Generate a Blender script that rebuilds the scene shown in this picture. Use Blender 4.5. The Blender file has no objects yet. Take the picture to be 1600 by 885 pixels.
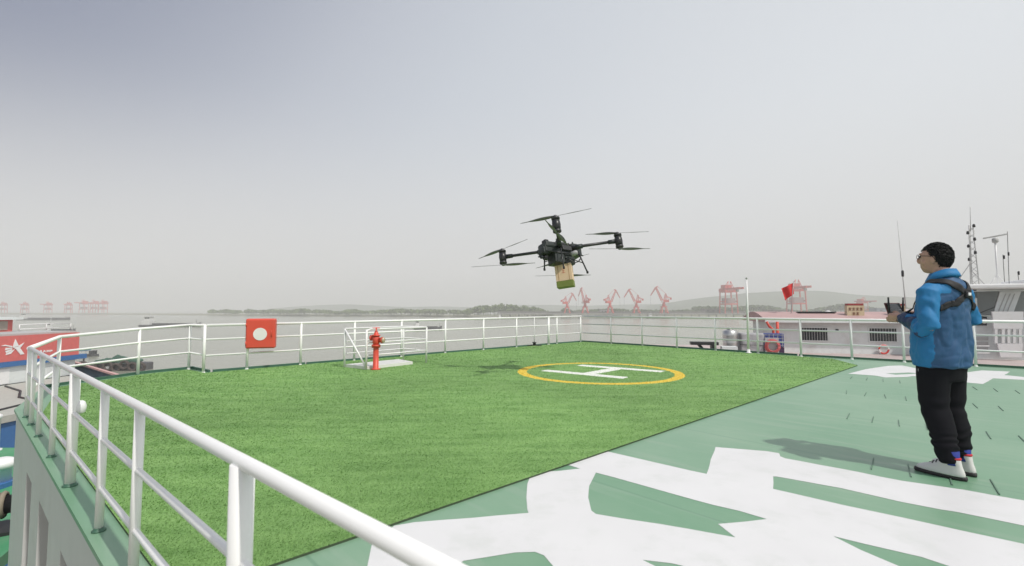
import bpy, bmesh, math, random
import numpy as np
from mathutils import Vector, Matrix, noise
from mathutils.geometry import tessellate_polygon
from mathutils.bvhtree import BVHTree

random.seed(7); rng = np.random.default_rng(7)
scene = bpy.context.scene
col = scene.collection
R = math.radians
pi = math.pi

# ------------------------------------------------------------------ camera
FPX, CAMZ = 740.0, 1.24
PITCH = math.atan((484 - 442.5) / FPX)
cam_d = bpy.data.cameras.new('camera')
cam_d.sensor_width = 36.0; cam_d.lens = 36.0 * FPX / 1600.0
cam_d.clip_start = 0.05; cam_d.clip_end = 20000
cam = bpy.data.objects.new('camera', cam_d); col.objects.link(cam)
cam.location = (0, 0, CAMZ); cam.rotation_euler = (R(90) + PITCH, 0, 0)
scene.camera = cam
cam_d.dof.use_dof = True; cam_d.dof.focus_distance = 7.0; cam_d.dof.aperture_fstop = 3.0

# ------------------------------------------------------------------ world
SUN_EL = R(55); SUN_AZ = math.atan2(0.72, -0.69)       # horizontal direction towards the sun (x, y)
sun_dir = Vector((math.cos(SUN_EL) * math.sin(SUN_AZ), math.cos(SUN_EL) * math.cos(SUN_AZ), math.sin(SUN_EL)))
world = bpy.data.worlds.new('World'); scene.world = world; world.use_nodes = True
nt = world.node_tree; nt.nodes.clear()
def wn(t, **k):
    n = nt.nodes.new(t)
    for a, b in k.items(): setattr(n, a, b)
    return n
sky = wn('ShaderNodeTexSky', sky_type='NISHITA', sun_disc=False, sun_elevation=SUN_EL, sun_rotation=SUN_AZ,
         air_density=1.0, dust_density=6.0, ozone_density=1.0)
geo = wn('ShaderNodeTexCoord')
dotn = wn('ShaderNodeVectorMath', operation='DOT_PRODUCT'); dotn.inputs[1].default_value = Vector((-0.70, 0.10, 0.70)).normalized()   # clearest part of the sky, well away from the sun
nt.links.new(geo.outputs['Generated'], dotn.inputs[0])
glow = wn('ShaderNodeMapRange'); glow.inputs[1].default_value = -1; glow.inputs[2].default_value = 1
nt.links.new(dotn.outputs['Value'], glow.inputs[0])
veil = wn('ShaderNodeValToRGB'); ce = veil.color_ramp.elements; veil.color_ramp.interpolation = 'B_SPLINE'
stops = ((0.0, (.80, .82, .84)), (0.45, (.78, .81, .84)), (0.60, (.70, .73, .77)), (0.73, (.60, .64, .70)), (0.81, (.52, .55, .62)), (0.875, (.33, .36, .45)), (0.93, (.19, .215, .32)), (1.0, (.12, .14, .25)))
ce[0].position, ce[0].color = stops[0][0], stops[0][1] + (1,); ce[1].position, ce[1].color = stops[-1][0], stops[-1][1] + (1,)
for p_, c_ in stops[1:-1]: e_ = ce.new(p_); e_.color = c_ + (1,)
nt.links.new(glow.outputs[0], veil.inputs[0])
skys = wn('ShaderNodeMix', data_type='RGBA', blend_type='MULTIPLY'); skys.inputs[0].default_value = 1
nt.links.new(sky.outputs[0], skys.inputs[6]); skys.inputs[7].default_value = (0.08, 0.08, 0.08, 1)
mix1 = wn('ShaderNodeMix', data_type='RGBA'); mix1.inputs[0].default_value = 0.85
nt.links.new(skys.outputs[2], mix1.inputs[6]); nt.links.new(veil.outputs[0], mix1.inputs[7])
sep = wn('ShaderNodeSeparateXYZ'); nt.links.new(geo.outputs['Generated'], sep.inputs[0])
hz = wn('ShaderNodeMapRange', interpolation_type='SMOOTHSTEP')
hz.inputs[1].default_value = 0.0; hz.inputs[2].default_value = 0.42; hz.inputs[3].default_value = 1.0; hz.inputs[4].default_value = 0.0
nt.links.new(sep.outputs['Z'], hz.inputs[0])
mix2 = wn('ShaderNodeMix', data_type='RGBA'); mix2.inputs[7].default_value = (0.66, 0.66, 0.66, 1)
nt.links.new(hz.outputs[0], mix2.inputs[0]); nt.links.new(mix1.outputs[2], mix2.inputs[6])
bg = wn('ShaderNodeBackground'); bg.inputs['Strength'].default_value = 1.0
nt.links.new(mix2.outputs[2], bg.inputs['Color'])
wout = wn('ShaderNodeOutputWorld'); nt.links.new(bg.outputs[0], wout.inputs['Surface'])

sun_d = bpy.data.lights.new('sun', 'SUN'); sun_d.energy = 2.8; sun_d.angle = R(1.2); sun_d.color = (1.0, 0.955, 0.89)
sun = bpy.data.objects.new('sun', sun_d); col.objects.link(sun)
sun.location = (20, -20, 40); sun.rotation_euler = sun_dir.to_track_quat('Z', 'Y').to_euler()

vs = scene.view_settings
vs.view_transform = 'Standard'; vs.look = 'None'; vs.exposure = 0.16; vs.gamma = 1.0; vs.use_curve_mapping = False
scene.render.engine = 'CYCLES'
cy = scene.cycles
cy.use_denoising = True; cy.max_bounces = 6; cy.diffuse_bounces = 3; cy.glossy_bounces = 3
cy.transmission_bounces = 4; cy.volume_bounces = 1; cy.transparent_max_bounces = 6
cy.sample_clamp_indirect = 6; cy.caustics_reflective = False; cy.caustics_refractive = False

# ------------------------------------------------------------------ measuring helpers (photo survey -> metres)
def ray(u, v):
    x = (u - 800) / FPX; z = (442.5 - v) / FPX
    return Vector((x, math.cos(PITCH) - z * math.sin(PITCH), math.sin(PITCH) + z * math.cos(PITCH)))
def G(u, v, z=0.0):
    d = ray(u, v); return Vector((0, 0, CAMZ)) + d * ((z - CAMZ) / d.z)
def AT(u, v, Y):
    d = ray(u, v); return Vector((0, 0, CAMZ)) + d * (Y / d.y)

# ------------------------------------------------------------------ materials
def M(name, c, rough=0.6, metal=0.0, var=0.06, scale=6.0, bump=0.0, bscale=40.0, spec=0.5, dirt=None, dirt_amt=0.0, dscale=2.0):
    m = bpy.data.materials.new(name); m.use_nodes = True
    t = m.node_tree; b = t.nodes['Principled BSDF']
    b.inputs['Roughness'].default_value = rough; b.inputs['Metallic'].default_value = metal
    b.inputs['Specular IOR Level'].default_value = spec
    tc = t.nodes.new('ShaderNodeTexCoord')
    n = t.nodes.new('ShaderNodeTexNoise'); n.inputs['Scale'].default_value = scale; n.inputs['Detail'].default_value = 5
    t.links.new(tc.outputs['Object'], n.inputs['Vector'])
    mx = t.nodes.new('ShaderNodeMix'); mx.data_type = 'RGBA'
    mx.inputs[6].default_value = tuple(max(0, x * (1 - var * 2)) for x in c) + (1,)
    mx.inputs[7].default_value = tuple(min(1, x * (1 + var * 2)) for x in c) + (1,)
    t.links.new(n.outputs['Fac'], mx.inputs[0])
    out = mx.outputs[2]
    if dirt:
        n2 = t.nodes.new('ShaderNodeTexNoise'); n2.inputs['Scale'].default_value = dscale; n2.inputs['Detail'].default_value = 8; n2.inputs['Roughness'].default_value = 0.7
        t.links.new(tc.outputs['Object'], n2.inputs['Vector'])
        mr = t.nodes.new('ShaderNodeMapRange'); mr.inputs[1].default_value = 0.5; mr.inputs[2].default_value = 0.75; mr.inputs[4].default_value = dirt_amt
        t.links.new(n2.outputs['Fac'], mr.inputs[0])
        m2 = t.nodes.new('ShaderNodeMix'); m2.data_type = 'RGBA'; m2.inputs[7].default_value = tuple(dirt) + (1,)
        t.links.new(mr.outputs[0], m2.inputs[0]); t.links.new(out, m2.inputs[6]); out = m2.outputs[2]
    t.links.new(out, b.inputs['Base Color'])
    if bump:
        n3 = t.nodes.new('ShaderNodeTexNoise'); n3.inputs['Scale'].default_value = bscale; n3.inputs['Detail'].default_value = 4
        t.links.new(tc.outputs['Object'], n3.inputs['Vector'])
        bp = t.nodes.new('ShaderNodeBump'); bp.inputs['Strength'].default_value = bump; bp.inputs['Distance'].default_value = 0.01
        t.links.new(n3.outputs['Fac'], bp.inputs['Height']); t.links.new(bp.outputs[0], b.inputs['Normal'])
    return m

m_white = M('white_paint', (0.80, 0.80, 0.80), 0.38, var=0.025, dirt=(0.62, 0.60, 0.55), dirt_amt=0.35, dscale=5, bump=0.08)
m_red = M('red_paint', (0.66, 0.075, 0.045), 0.45, var=0.05, dirt=(0.5, 0.12, 0.08), dirt_amt=0.4)
m_black = M('black_paint', (0.02, 0.02, 0.022), 0.5)
m_steel = M('steel', (0.55, 0.55, 0.54), 0.35, 0.9, var=0.05)
m_grey = M('grey_paint', (0.46, 0.46, 0.455), 0.5, var=0.04, dirt=(0.36, 0.34, 0.31), dirt_amt=0.5, dscale=1.2)
m_glass = M('dark_glass', (0.03, 0.035, 0.04), 0.08, var=0.02)
m_pane = bpy.data.materials.new('clear_glass'); m_pane.use_nodes = True
_b = m_pane.node_tree.nodes['Principled BSDF']; _b.inputs['Transmission Weight'].default_value = 0.85; _b.inputs['Roughness'].default_value = 0.03; _b.inputs['IOR'].default_value = 1.1; _b.inputs['Base Color'].default_value = (.8, .84, .85, 1)
m_rubber = M('rubber', (0.025, 0.025, 0.026), 0.85, bump=0.3)

# ------------------------------------------------------------------ mesh helpers
class MB:
    def __init__(s): s.v = []; s.f = []; s.m = []; s.sm = []; s.mi = 0
    def add(s, vs, fs, smooth=False):
        o = len(s.v); s.v += [tuple(v) for v in vs]
        for f in fs:
            s.f.append(tuple(i + o for i in f)); s.m.append(s.mi); s.sm.append(smooth)
        return s
    def box(s, c, d, rot=None):
        x, y, z = d[0] / 2, d[1] / 2, d[2] / 2
        vs = [Vector(p) for p in ((-x,-y,-z),(x,-y,-z),(x,y,-z),(-x,y,-z),(-x,-y,z),(x,-y,z),(x,y,z),(-x,y,z))]
        if rot is not None: vs = [rot @ p for p in vs]
        c = Vector(c)
        return s.add([p + c for p in vs], [(0,3,2,1),(4,5,6,7),(0,1,5,4),(1,2,6,5),(2,3,7,6),(3,0,4,7)])
    def bbox(s, c, d, bev=0.01, rot=None):        # box with chamfered edges
        bm = bmesh.new(); bmesh.ops.create_cube(bm, size=1)
        for v in bm.verts: v.co = Vector((v.co.x * d[0], v.co.y * d[1], v.co.z * d[2]))
        bmesh.ops.bevel(bm, geom=list(bm.edges), offset=bev, segments=2, affect='EDGES', profile=0.5)
        c = Vector(c)
        bm.verts.index_update()
        vs = [(rot @ v.co if rot is not None else v.co) + c for v in bm.verts]
        fs = [[v.index for v in f.verts] for f in bm.faces]; bm.free()
        return s.add(vs, fs)
    def tube(s, pts, r, n=8, cap=True, sx=1.0, sy=1.0, smooth=True):
        pts = [Vector(p) for p in pts]; k = len(pts)
        rs = r if isinstance(r, (list, tuple)) else [r] * k
        vs = []; fs = []; prev = None
        for i, p in enumerate(pts):
            t = (pts[min(i + 1, k - 1)] - pts[max(i - 1, 0)]).normalized()
            if prev is None:
                a = Vector((0, 0, 1)) if abs(t.z) < 0.9 else Vector((1, 0, 0))
                nx = t.cross(a).normalized()
            else:
                nx = (prev - t * prev.dot(t)).normalized()
            prev = nx; ny = t.cross(nx)
            for j in range(n):
                a = 2 * pi * j / n
                vs.append(p + nx * (math.cos(a) * rs[i] * sx) + ny * (math.sin(a) * rs[i] * sy))
        for i in range(k - 1):
            for j in range(n):
                fs.append((i*n + j, i*n + (j+1) % n, (i+1)*n + (j+1) % n, (i+1)*n + j))
        s.add(vs, fs, smooth)
        if cap:
            o = len(s.v) - len(vs)
            s.f += [tuple(o + j for j in range(n))[::-1], tuple(o + (k-1)*n + j for j in range(n))]
            s.m += [s.mi] * 2; s.sm += [False] * 2
        return s
    def lathe(s, prof, c=(0,0,0), n=16, rot=None, smooth=True):  # prof: (r, z)
        c = Vector(c); vs = []; fs = []
        for r, z in prof:
            for j in range(n):
                a = 2 * pi * j / n; p = Vector((r * math.cos(a), r * math.sin(a), z))
                vs.append((rot @ p if rot is not None else p) + c)
        k = len(prof)
        for i in range(k - 1):
            for j in range(n):
                fs.append((i*n + j, i*n + (j+1) % n, (i+1)*n + (j+1) % n, (i+1)*n + j))
        s.add(vs, fs, smooth)
        o = len(s.v) - len(vs)
        s.f += [tuple(o + j for j in range(n))[::-1], tuple(o + (k-1)*n + j for j in range(n))]
        s.m += [s.mi] * 2; s.sm += [False] * 2
        return s
    def ell(s, c, r, n=16, k=10, rot=None):
        c = Vector(c); vs = []; fs = []
        for i in range(k + 1):
            th = pi * i / k
            for j in range(n):
                a = 2 * pi * j / n
                p = Vector((r[0] * math.sin(th) * math.cos(a), r[1] * math.sin(th) * math.sin(a), -r[2] * math.cos(th)))
                vs.append((rot @ p if rot is not None else p) + c)
        for i in range(k):
            for j in range(n):
                fs.append((i*n + j, i*n + (j+1) % n, (i+1)*n + (j+1) % n, (i+1)*n + j))
        return s.add(vs, fs, True)
    def loft(s, rings, n=24, pw=2.0):              # horizontal super-ellipse rings (z, cx, cy, rx, ry)
        vs = []; fs = []
        for z, cx, cy_, rx, ry in rings:
            for j in range(n):
                a = 2 * pi * j / n; ca, sa = math.cos(a), math.sin(a)
                vs.append((cx + rx * math.copysign(abs(ca) ** (2 / pw), ca), cy_ + ry * math.copysign(abs(sa) ** (2 / pw), sa), z))
        k = len(rings)
        for i in range(k - 1):
            for j in range(n):
                fs.append((i*n + j, i*n + (j+1) % n, (i+1)*n + (j+1) % n, (i+1)*n + j))
        fs += [tuple(range(n))[::-1], tuple((k-1)*n + j for j in range(n))]
        return s.add(vs, fs, True)
    def prism(s, poly, z0, z1):
        n = len(poly); vs = [(p[0], p[1], z0) for p in poly] + [(p[0], p[1], z1) for p in poly]
        area = sum(poly[i][0] * poly[(i+1) % n][1] - poly[(i+1) % n][0] * poly[i][1] for i in range(n))
        fs = []
        tris = tessellate_polygon([[Vector((p[0], p[1], 0)) for p in poly]])
        for t in tris:
            a, b, c = t
            A = (poly[b][0]-poly[a][0])*(poly[c][1]-poly[a][1]) - (poly[b][1]-poly[a][1])*(poly[c][0]-poly[a][0])
            if A < 0: b, c = c, b
            fs.append((a + n, b + n, c + n)); fs.append((a, c, b))
        for i in range(n):
            j = (i + 1) % n
            fs.append((i, j, j + n, i + n) if area > 0 else (j, i, i + n, j + n))
        return s.add(vs, fs)
    def mesh(s, name, mats):
        me = bpy.data.meshes.new(name); me.from_pydata(s.v, [], s.f)
        if not isinstance(mats, (list, tuple)): mats = [mats]
        for m in mats: me.materials.append(m)
        me.polygons.foreach_set('material_index', s.m); me.polygons.foreach_set('use_smooth', s.sm)
        me.update(); return me
    def build(s, name, mats, parent=None, loc=None):
        o = bpy.data.objects.new(name, s.mesh(name, mats)); col.objects.link(o)
        if parent is not None: o.parent = parent
        if loc is not None: o.location = loc
        return o

def thing(name, label, cat, loc=(0,0,0), rz=0.0, group=None):
    o = bpy.data.objects.new(name, None); col.objects.link(o)
    o.location = loc; o.rotation_euler = (0, 0, rz); o.empty_display_size = 0.2
    return tag(o, label, cat, group)
def tag(o, label=None, cat=None, group=None, kind=None):
    if label: o['label'] = label
    if cat: o['category'] = cat
    if group: o['group'] = group
    if kind: o['kind'] = kind
    return o
def dup(root, loc, rz=None, label=None, group=None, scale=None):
    def cp(o, par):
        c = o.copy(); col.objects.link(c)
        if par is not None: c.parent = par
        for ch in list(o.children): cp(ch, c)
        return c
    r = cp(root, None); r.location = loc
    if rz is not None: r.rotation_euler = (0, 0, rz)
    if label: r['label'] = label
    if group: r['group'] = group
    if scale: r.scale = (scale,) * 3
    return r
def remeshed(mb, voxel, it=3, fac=0.5):
    me = mb.mesh('tmp', m_white); o = bpy.data.objects.new('tmp', me); col.objects.link(o)
    md = o.modifiers.new('r', 'REMESH'); md.mode = 'VOXEL'; md.voxel_size = voxel; md.use_smooth_shade = True
    if it: sm = o.modifiers.new('s', 'SMOOTH'); sm.factor = fac; sm.iterations = it
    dg = bpy.context.evaluated_depsgraph_get()
    res = bpy.data.meshes.new_from_object(o.evaluated_get(dg))
    bpy.data.objects.remove(o); bpy.data.meshes.remove(me)
    res.materials.clear()
    return res
def mobj(name, me, mats, parent=None):
    for m in (mats if isinstance(mats, (list, tuple)) else [mats]): me.materials.append(m)
    o = bpy.data.objects.new(name, me); col.objects.link(o)
    if parent is not None: o.parent = parent
    return o
def setattr_smooth(me): me.polygons.foreach_set('use_smooth', [True] * len(me.polygons))

WATER_Z = -9.0
E1 = Vector((0.723, 0.691, 0)); E2 = Vector((-0.691, 0.723, 0))
#=SETTING=
# ================================================================== SETTING
# ---- river
def water_mat():
    m = bpy.data.materials.new('river_water'); m.use_nodes = True; t = m.node_tree; b = t.nodes['Principled BSDF']
    b.inputs['Base Color'].default_value = (0.30, 0.29, 0.245, 1); b.inputs['Roughness'].default_value = 0.22; b.inputs['IOR'].default_value = 1.33
    tc = t.nodes.new('ShaderNodeTexCoord')
    mp = t.nodes.new('ShaderNodeMapping'); mp.inputs['Scale'].default_value = (0.12, 0.45, 1); mp.inputs['Rotation'].default_value = (0, 0, R(12))
    t.links.new(tc.outputs['Object'], mp.inputs[0])
    n = t.nodes.new('ShaderNodeTexNoise'); n.inputs['Scale'].default_value = 1.0; n.inputs['Detail'].default_value = 6; n.inputs['Roughness'].default_value = 0.6
    t.links.new(mp.outputs[0], n.inputs['Vector'])
    bp = t.nodes.new('ShaderNodeBump'); bp.inputs['Strength'].default_value = 0.35; bp.inputs['Distance'].default_value = 0.35
    t.links.new(n.outputs['Fac'], bp.inputs['Height']); t.links.new(bp.outputs[0], b.inputs['Normal'])
    n2 = t.nodes.new('ShaderNodeTexNoise'); n2.inputs['Scale'].default_value = 0.02; n2.inputs['Detail'].default_value = 5
    t.links.new(mp.outputs[0], n2.inputs['Vector'])
    mx = t.nodes.new('ShaderNodeMix'); mx.data_type = 'RGBA'; mx.inputs[6].default_value = (0.25, 0.255, 0.20, 1); mx.inputs[7].default_value = (0.33, 0.335, 0.27, 1)
    t.links.new(n2.outputs['Fac'], mx.inputs[0]); t.links.new(mx.outputs[2], b.inputs['Base Color'])
    return m
w = MB(); w.add([(-9000, -3000, WATER_Z), (9000, -3000, WATER_Z), (9000, 9000, WATER_Z), (-9000, 9000, WATER_Z)], [(0, 1, 2, 3)])
tag(w.build('river', water_mat()), kind='structure')

# ---- deck of the ship (survey of the rail line, metres)
left_a = Vector((3.35, -2.05, 0)); rail_d = Vector((-0.76, 0.65, 0)).normalized(); rail_n = Vector((-0.65, -0.76, 0)).normalized()   # outboard
def LR(t, off=0.0, z=0.0):                         # point on the port rail line, t metres from the near post
    p = Vector((-0.85, 1.474, 0)) + rail_d * t + rail_n * off; p.z = z; return p
deck_poly = [LR(-9, .055), LR(7.0, .055), Vector((-7.46, 7.6, 0)), Vector((-7.22, 9.2, 0)), Vector((-6.72, 10.08, 0)), Vector((-5.98, 9.50, 0)),
             Vector((-4.7, 10.85, 0)), Vector((2.72, 18.45, 0)), Vector((7.72, 12.85, 0)), Vector((11.0, 9.9, 0)), Vector((19.0, 2.9, 0)), Vector((12.0, -5.0, 0))]
def deck_mat():
    m = bpy.data.materials.new('deck_paint'); m.use_nodes = True; t = m.node_tree; b = t.nodes['Principled BSDF']
    tc = t.nodes.new('ShaderNodeTexCoord')
    mp = t.nodes.new('ShaderNodeMapping'); mp.inputs['Rotation'].default_value = (0, 0, -math.atan2(E2.y, E2.x)); t.links.new(tc.outputs['Object'], mp.inputs[0])
    n = t.nodes.new('ShaderNodeTexNoise'); n.inputs['Scale'].default_value = 0.55; n.inputs['Detail'].default_value = 7; n.inputs['Roughness'].default_value = 0.62
    t.links.new(mp.outputs[0], n.inputs['Vector'])
    cr = t.nodes.new('ShaderNodeValToRGB'); e = cr.color_ramp.elements
    e[0].position = 0.3; e[0].color = (0.125, 0.285, 0.165, 1); e[1].position = 0.72; e[1].color = (0.23, 0.365, 0.25, 1)
    t.links.new(n.outputs['Fac'], cr.inputs[0])
    # scuffs drawn out along the plates
    mp2 = t.nodes.new('ShaderNodeMapping'); mp2.inputs['Scale'].default_value = (0.5, 5, 1); t.links.new(mp.outputs[0], mp2.inputs[0])
    n2 = t.nodes.new('ShaderNodeTexNoise'); n2.inputs['Scale'].default_value = 1.6; n2.inputs['Detail'].default_value = 6
    t.links.new(mp2.outputs[0], n2.inputs['Vector'])
    mr = t.nodes.new('ShaderNodeMapRange'); mr.inputs[1].default_value = 0.52; mr.inputs[2].default_value = 0.8; mr.inputs[4].default_value = 0.55
    t.links.new(n2.outputs['Fac'], mr.inputs[0])
    mx = t.nodes.new('ShaderNodeMix'); mx.data_type = 'RGBA'; mx.inputs[7].default_value = (0.31, 0.40, 0.315, 1)
    t.links.new(mr.outputs[0], mx.inputs[0]); t.links.new(cr.outputs[0], mx.inputs[6])
    nr_ = t.nodes.new('ShaderNodeTexNoise'); nr_.inputs['Scale'].default_value = 7.0; nr_.inputs['Detail'].default_value = 9; nr_.inputs['Roughness'].default_value = 0.75; t.links.new(tc.outputs['Object'], nr_.inputs['Vector'])
    mr2 = t.nodes.new('ShaderNodeMapRange'); mr2.inputs[1].default_value = 0.66; mr2.inputs[2].default_value = 0.74; mr2.inputs[4].default_value = 0.5; t.links.new(nr_.outputs['Fac'], mr2.inputs[0])
    mz = t.nodes.new('ShaderNodeMix'); mz.data_type = 'RGBA'; mz.inputs[7].default_value = (0.17, 0.20, 0.13, 1); t.links.new(mr2.outputs[0], mz.inputs[0]); t.links.new(mx.outputs[2], mz.inputs[6]); mx = mz
    # plate seams
    wv = t.nodes.new('ShaderNodeTexWave'); wv.wave_type = 'BANDS'; wv.bands_direction = 'Y'; wv.inputs['Scale'].default_value = 0.165; wv.inputs['Distortion'].default_value = 0.0
    t.links.new(mp.outputs[0], wv.inputs['Vector'])
    ms = t.nodes.new('ShaderNodeMapRange'); ms.inputs[1].default_value = 0.9995; ms.inputs[2].default_value = 1.0; t.links.new(wv.outputs['Fac'], ms.inputs[0])
    m3 = t.nodes.new('ShaderNodeMix'); m3.data_type = 'RGBA'; m3.inputs[7].default_value = (0.10, 0.22, 0.14, 1)
    mm = t.nodes.new('ShaderNodeMath'); mm.operation = 'MULTIPLY'; mm.inputs[1].default_value = 0.5; t.links.new(ms.outputs[0], mm.inputs[0])
    t.links.new(mm.outputs[0], m3.inputs[0]); t.links.new(mx.outputs[2], m3.inputs[6])
    t.links.new(m3.outputs[2], b.inputs['Base Color'])
    rr = t.nodes.new('ShaderNodeMapRange'); rr.inputs[3].default_value = 0.28; rr.inputs[4].default_value = 0.5; t.links.new(n.outputs['Fac'], rr.inputs[0]); t.links.new(rr.outputs[0], b.inputs['Roughness'])
    n4 = t.nodes.new('ShaderNodeTexNoise'); n4.inputs['Scale'].default_value = 3.0; n4.inputs['Detail'].default_value = 3; t.links.new(tc.outputs['Object'], n4.inputs['Vector'])
    bp = t.nodes.new('ShaderNodeBump'); bp.inputs['Strength'].default_value = 0.25; bp.inputs['Distance'].default_value = 0.02
    t.links.new(n4.outputs['Fac'], bp.inputs['Height']); t.links.new(bp.outputs[0], b.inputs['Normal'])
    return m
m_deck = deck_mat()
deck = MB().prism(deck_poly, -0.03, 0.0).build('deck', m_deck)
tag(deck, kind='structure')

# ---- side of the ship below the deck edge
m_side = M('side_paint', (0.60, 0.60, 0.59), 0.5, var=0.03, dirt=(0.45, 0.43, 0.40), dirt_amt=0.4, dscale=1.2)
hull = thing('ship_side', 'pale grey ship side below the near white railing with dark window openings', 'ship side')
inner = [p + Vector((0, 0, 0)) for p in deck_poly]
cen = Vector((2, 7, 0))
hp = [p + (cen - p).normalized() * 0.02 for p in deck_poly]
# port wall with four openings, built of piers, a header and a sill
def wall_piece(t0, t1, z0, z1, name='wall_panel'):
    mb = MB(); a, b_ = LR(t0, .035), LR(t1, .035); a2, b2 = LR(t0, -.06), LR(t1, -.06)
    mb.prism([a, b_, b2, a2], z0, z1); return mb.build(name, m_side, hull)
opens = [(0.4, 0.9), (1.5, 1.95), (2.5, 2.95), (3.6, 4.26), (4.9, 5.4)]
wall_piece(-9, 6.95, -0.42, -0.031); wall_piece(-9, 6.95, -9.0, -2.2)
tt = -9.0
for a, b_ in opens + [(6.95, 6.95)]:
    if a > tt: wall_piece(tt, a, -2.199, -0.421)
    tt = b_
for a, b_ in opens:
    mb = MB(); mb.prism([LR(a - .2, -.55), LR(b_ + .2, -.55), LR(b_ + .2, -.58), LR(a - .2, -.58)], -2.199, -.931); mb.build('window', m_black, hull)  # matte black sheet set behind each opening, painting the shade of the interior
rest = hp[1:]
for i in range(len(rest) - 1):
    a, b_ = rest[i], rest[i + 1]; d = (b_ - a).normalized(); nn = Vector((-d.y, d.x, 0)) * 0.1
    if i == 0: a = a + d * 0.05
    MB().prism([a, b_, b_ - nn, a - nn], WATER_Z - 0.5, -0.031).build('wall_panel', m_grey, hull)

# ---- artificial turf
turf_poly = [Vector((-1.437, 2.094, 0)), G(1340, 572), Vector((8.0, 11.9, 0)), Vector((7.45, 12.65, 0)), Vector((2.74, 18.2, 0)), Vector((-4.62, 10.72, 0)), Vector((-5.96, 9.28, 0)), Vector((-6.66, 9.82, 0)),
             Vector((-7.03, 9.05, 0)), Vector((-7.2, 7.62, 0)), LR(6.15, -.11)]
for p in turf_poly: p.z = 0
PADC = Vector((1.71, 9.42, 0)); PADR = 1.60
Hs = [((0.647, 9.658), (2.047, 8.593)), ((1.482, 10.53), (2.991, 9.462)), ((1.40, 9.09), (2.24, 10.0))]
def turf_mat(name, base, dark, mark):
    m = bpy.data.materials.new(name); m.use_nodes = True; t = m.node_tree; b = t.nodes['Principled BSDF']
    b.inputs['Roughness'].default_value = 0.7; b.inputs['Specular IOR Level'].default_value = 0.25
    tc = t.nodes.new('ShaderNodeTexCoord')
    sx = t.nodes.new('ShaderNodeSeparateXYZ'); t.links.new(tc.outputs['Object'], sx.inputs[0])
    cb = t.nodes.new('ShaderNodeCombineXYZ'); t.links.new(sx.outputs[0], cb.inputs[0]); t.links.new(sx.outputs[1], cb.inputs[1])
    P = cb.outputs[0]
    mp = t.nodes.new('ShaderNodeMapping'); mp.inputs['Rotation'].default_value = (0, 0, R(-8)); mp.inputs['Scale'].default_value = (1.2, 4.2, 1); t.links.new(P, mp.inputs[0])
    n = t.nodes.new('ShaderNodeTexNoise'); n.inputs['Scale'].default_value = 1.1; n.inputs['Detail'].default_value = 7; n.inputs['Roughness'].default_value = 0.68
    t.links.new(mp.outputs[0], n.inputs['Vector'])
    cr = t.nodes.new('ShaderNodeValToRGB'); e = cr.color_ramp.elements
    e[0].position = 0.34; e[0].color = tuple(dark) + (1,); e[1].position = 0.62; e[1].color = tuple(base) + (1,)
    t.links.new(n.outputs['Fac'], cr.inputs[0])
    out = cr.outputs[0]
    nl = t.nodes.new('ShaderNodeTexNoise'); nl.inputs['Scale'].default_value = 0.28; nl.inputs['Detail'].default_value = 4; t.links.new(P, nl.inputs['Vector'])
    ml = t.nodes.new('ShaderNodeMapRange'); ml.inputs[1].default_value = 0.3; ml.inputs[2].default_value = 0.7; ml.inputs[3].default_value = 0.80; ml.inputs[4].default_value = 1.12; t.links.new(nl.outputs['Fac'], ml.inputs[0])
    mw = t.nodes.new('ShaderNodeVectorMath'); mw.operation = 'SCALE'; t.links.new(out, mw.inputs[0]); t.links.new(ml.outputs[0], mw.inputs['Scale']); out = mw.outputs[0]   # worn and brushed patches
    def math_(op, a, b_=None, v=None):
        q = t.nodes.new('ShaderNodeMath'); q.operation = op
        t.links.new(a, q.inputs[0])
        if b_ is not None: t.links.new(b_, q.inputs[1])
        elif v is not None: q.inputs[1].default_value = v
        return q.outputs[0]
    # wobble of the hand-laid coloured pile
    nw = t.nodes.new('ShaderNodeTexNoise'); nw.inputs['Scale'].default_value = 9; t.links.new(P, nw.inputs['Vector'])
    wob = math_('MULTIPLY_ADD', nw.outputs['Fac'], v=0.05); wob.node.inputs[2].default_value = -0.025
    ds = t.nodes.new('ShaderNodeVectorMath'); ds.operation = 'DISTANCE'; t.links.new(P, ds.inputs[0]); ds.inputs[1].default_value = PADC
    rr = math_('ABSOLUTE', math_('SUBTRACT', math_('ADD', ds.outputs['Value'], wob), v=PADR - 0.09))
    ring = math_('LESS_THAN', rr, v=0.09)
    mx = t.nodes.new('ShaderNodeMix'); mx.data_type = 'RGBA'; mx.inputs[7].default_value = (0.72, 0.54, 0.08, 1)
    t.links.new(ring, mx.inputs[0]); t.links.new(out, mx.inputs[6]); out = mx.outputs[2]
    tot = None
    for (a, b2) in Hs:
        a = Vector((a[0], a[1], 0)); b2 = Vector((b2[0], b2[1], 0)); c = (a + b2) / 2; L = (b2 - a).length / 2; ang = math.atan2(b2.y - a.y, b2.x - a.x)
        m1 = t.nodes.new('ShaderNodeVectorMath'); m1.operation = 'SUBTRACT'; t.links.new(P, m1.inputs[0]); m1.inputs[1].default_value = c
        m2 = t.nodes.new('ShaderNodeVectorRotate'); m2.rotation_type = 'Z_AXIS'; m2.inputs['Angle'].default_value = -ang; t.links.new(m1.outputs[0], m2.inputs['Vector'])
        s2 = t.nodes.new('ShaderNodeSeparateXYZ'); t.links.new(m2.outputs[0], s2.inputs[0])
        ax = math_('LESS_THAN', math_('ABSOLUTE', s2.outputs[0]), v=L); ay = math_('LESS_THAN', math_('ABSOLUTE', math_('ADD', s2.outputs[1], wob)), v=0.13)
        q = math_('MULTIPLY', ax, ay); tot = q if tot is None else math_('MAXIMUM', tot, q)
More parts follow.
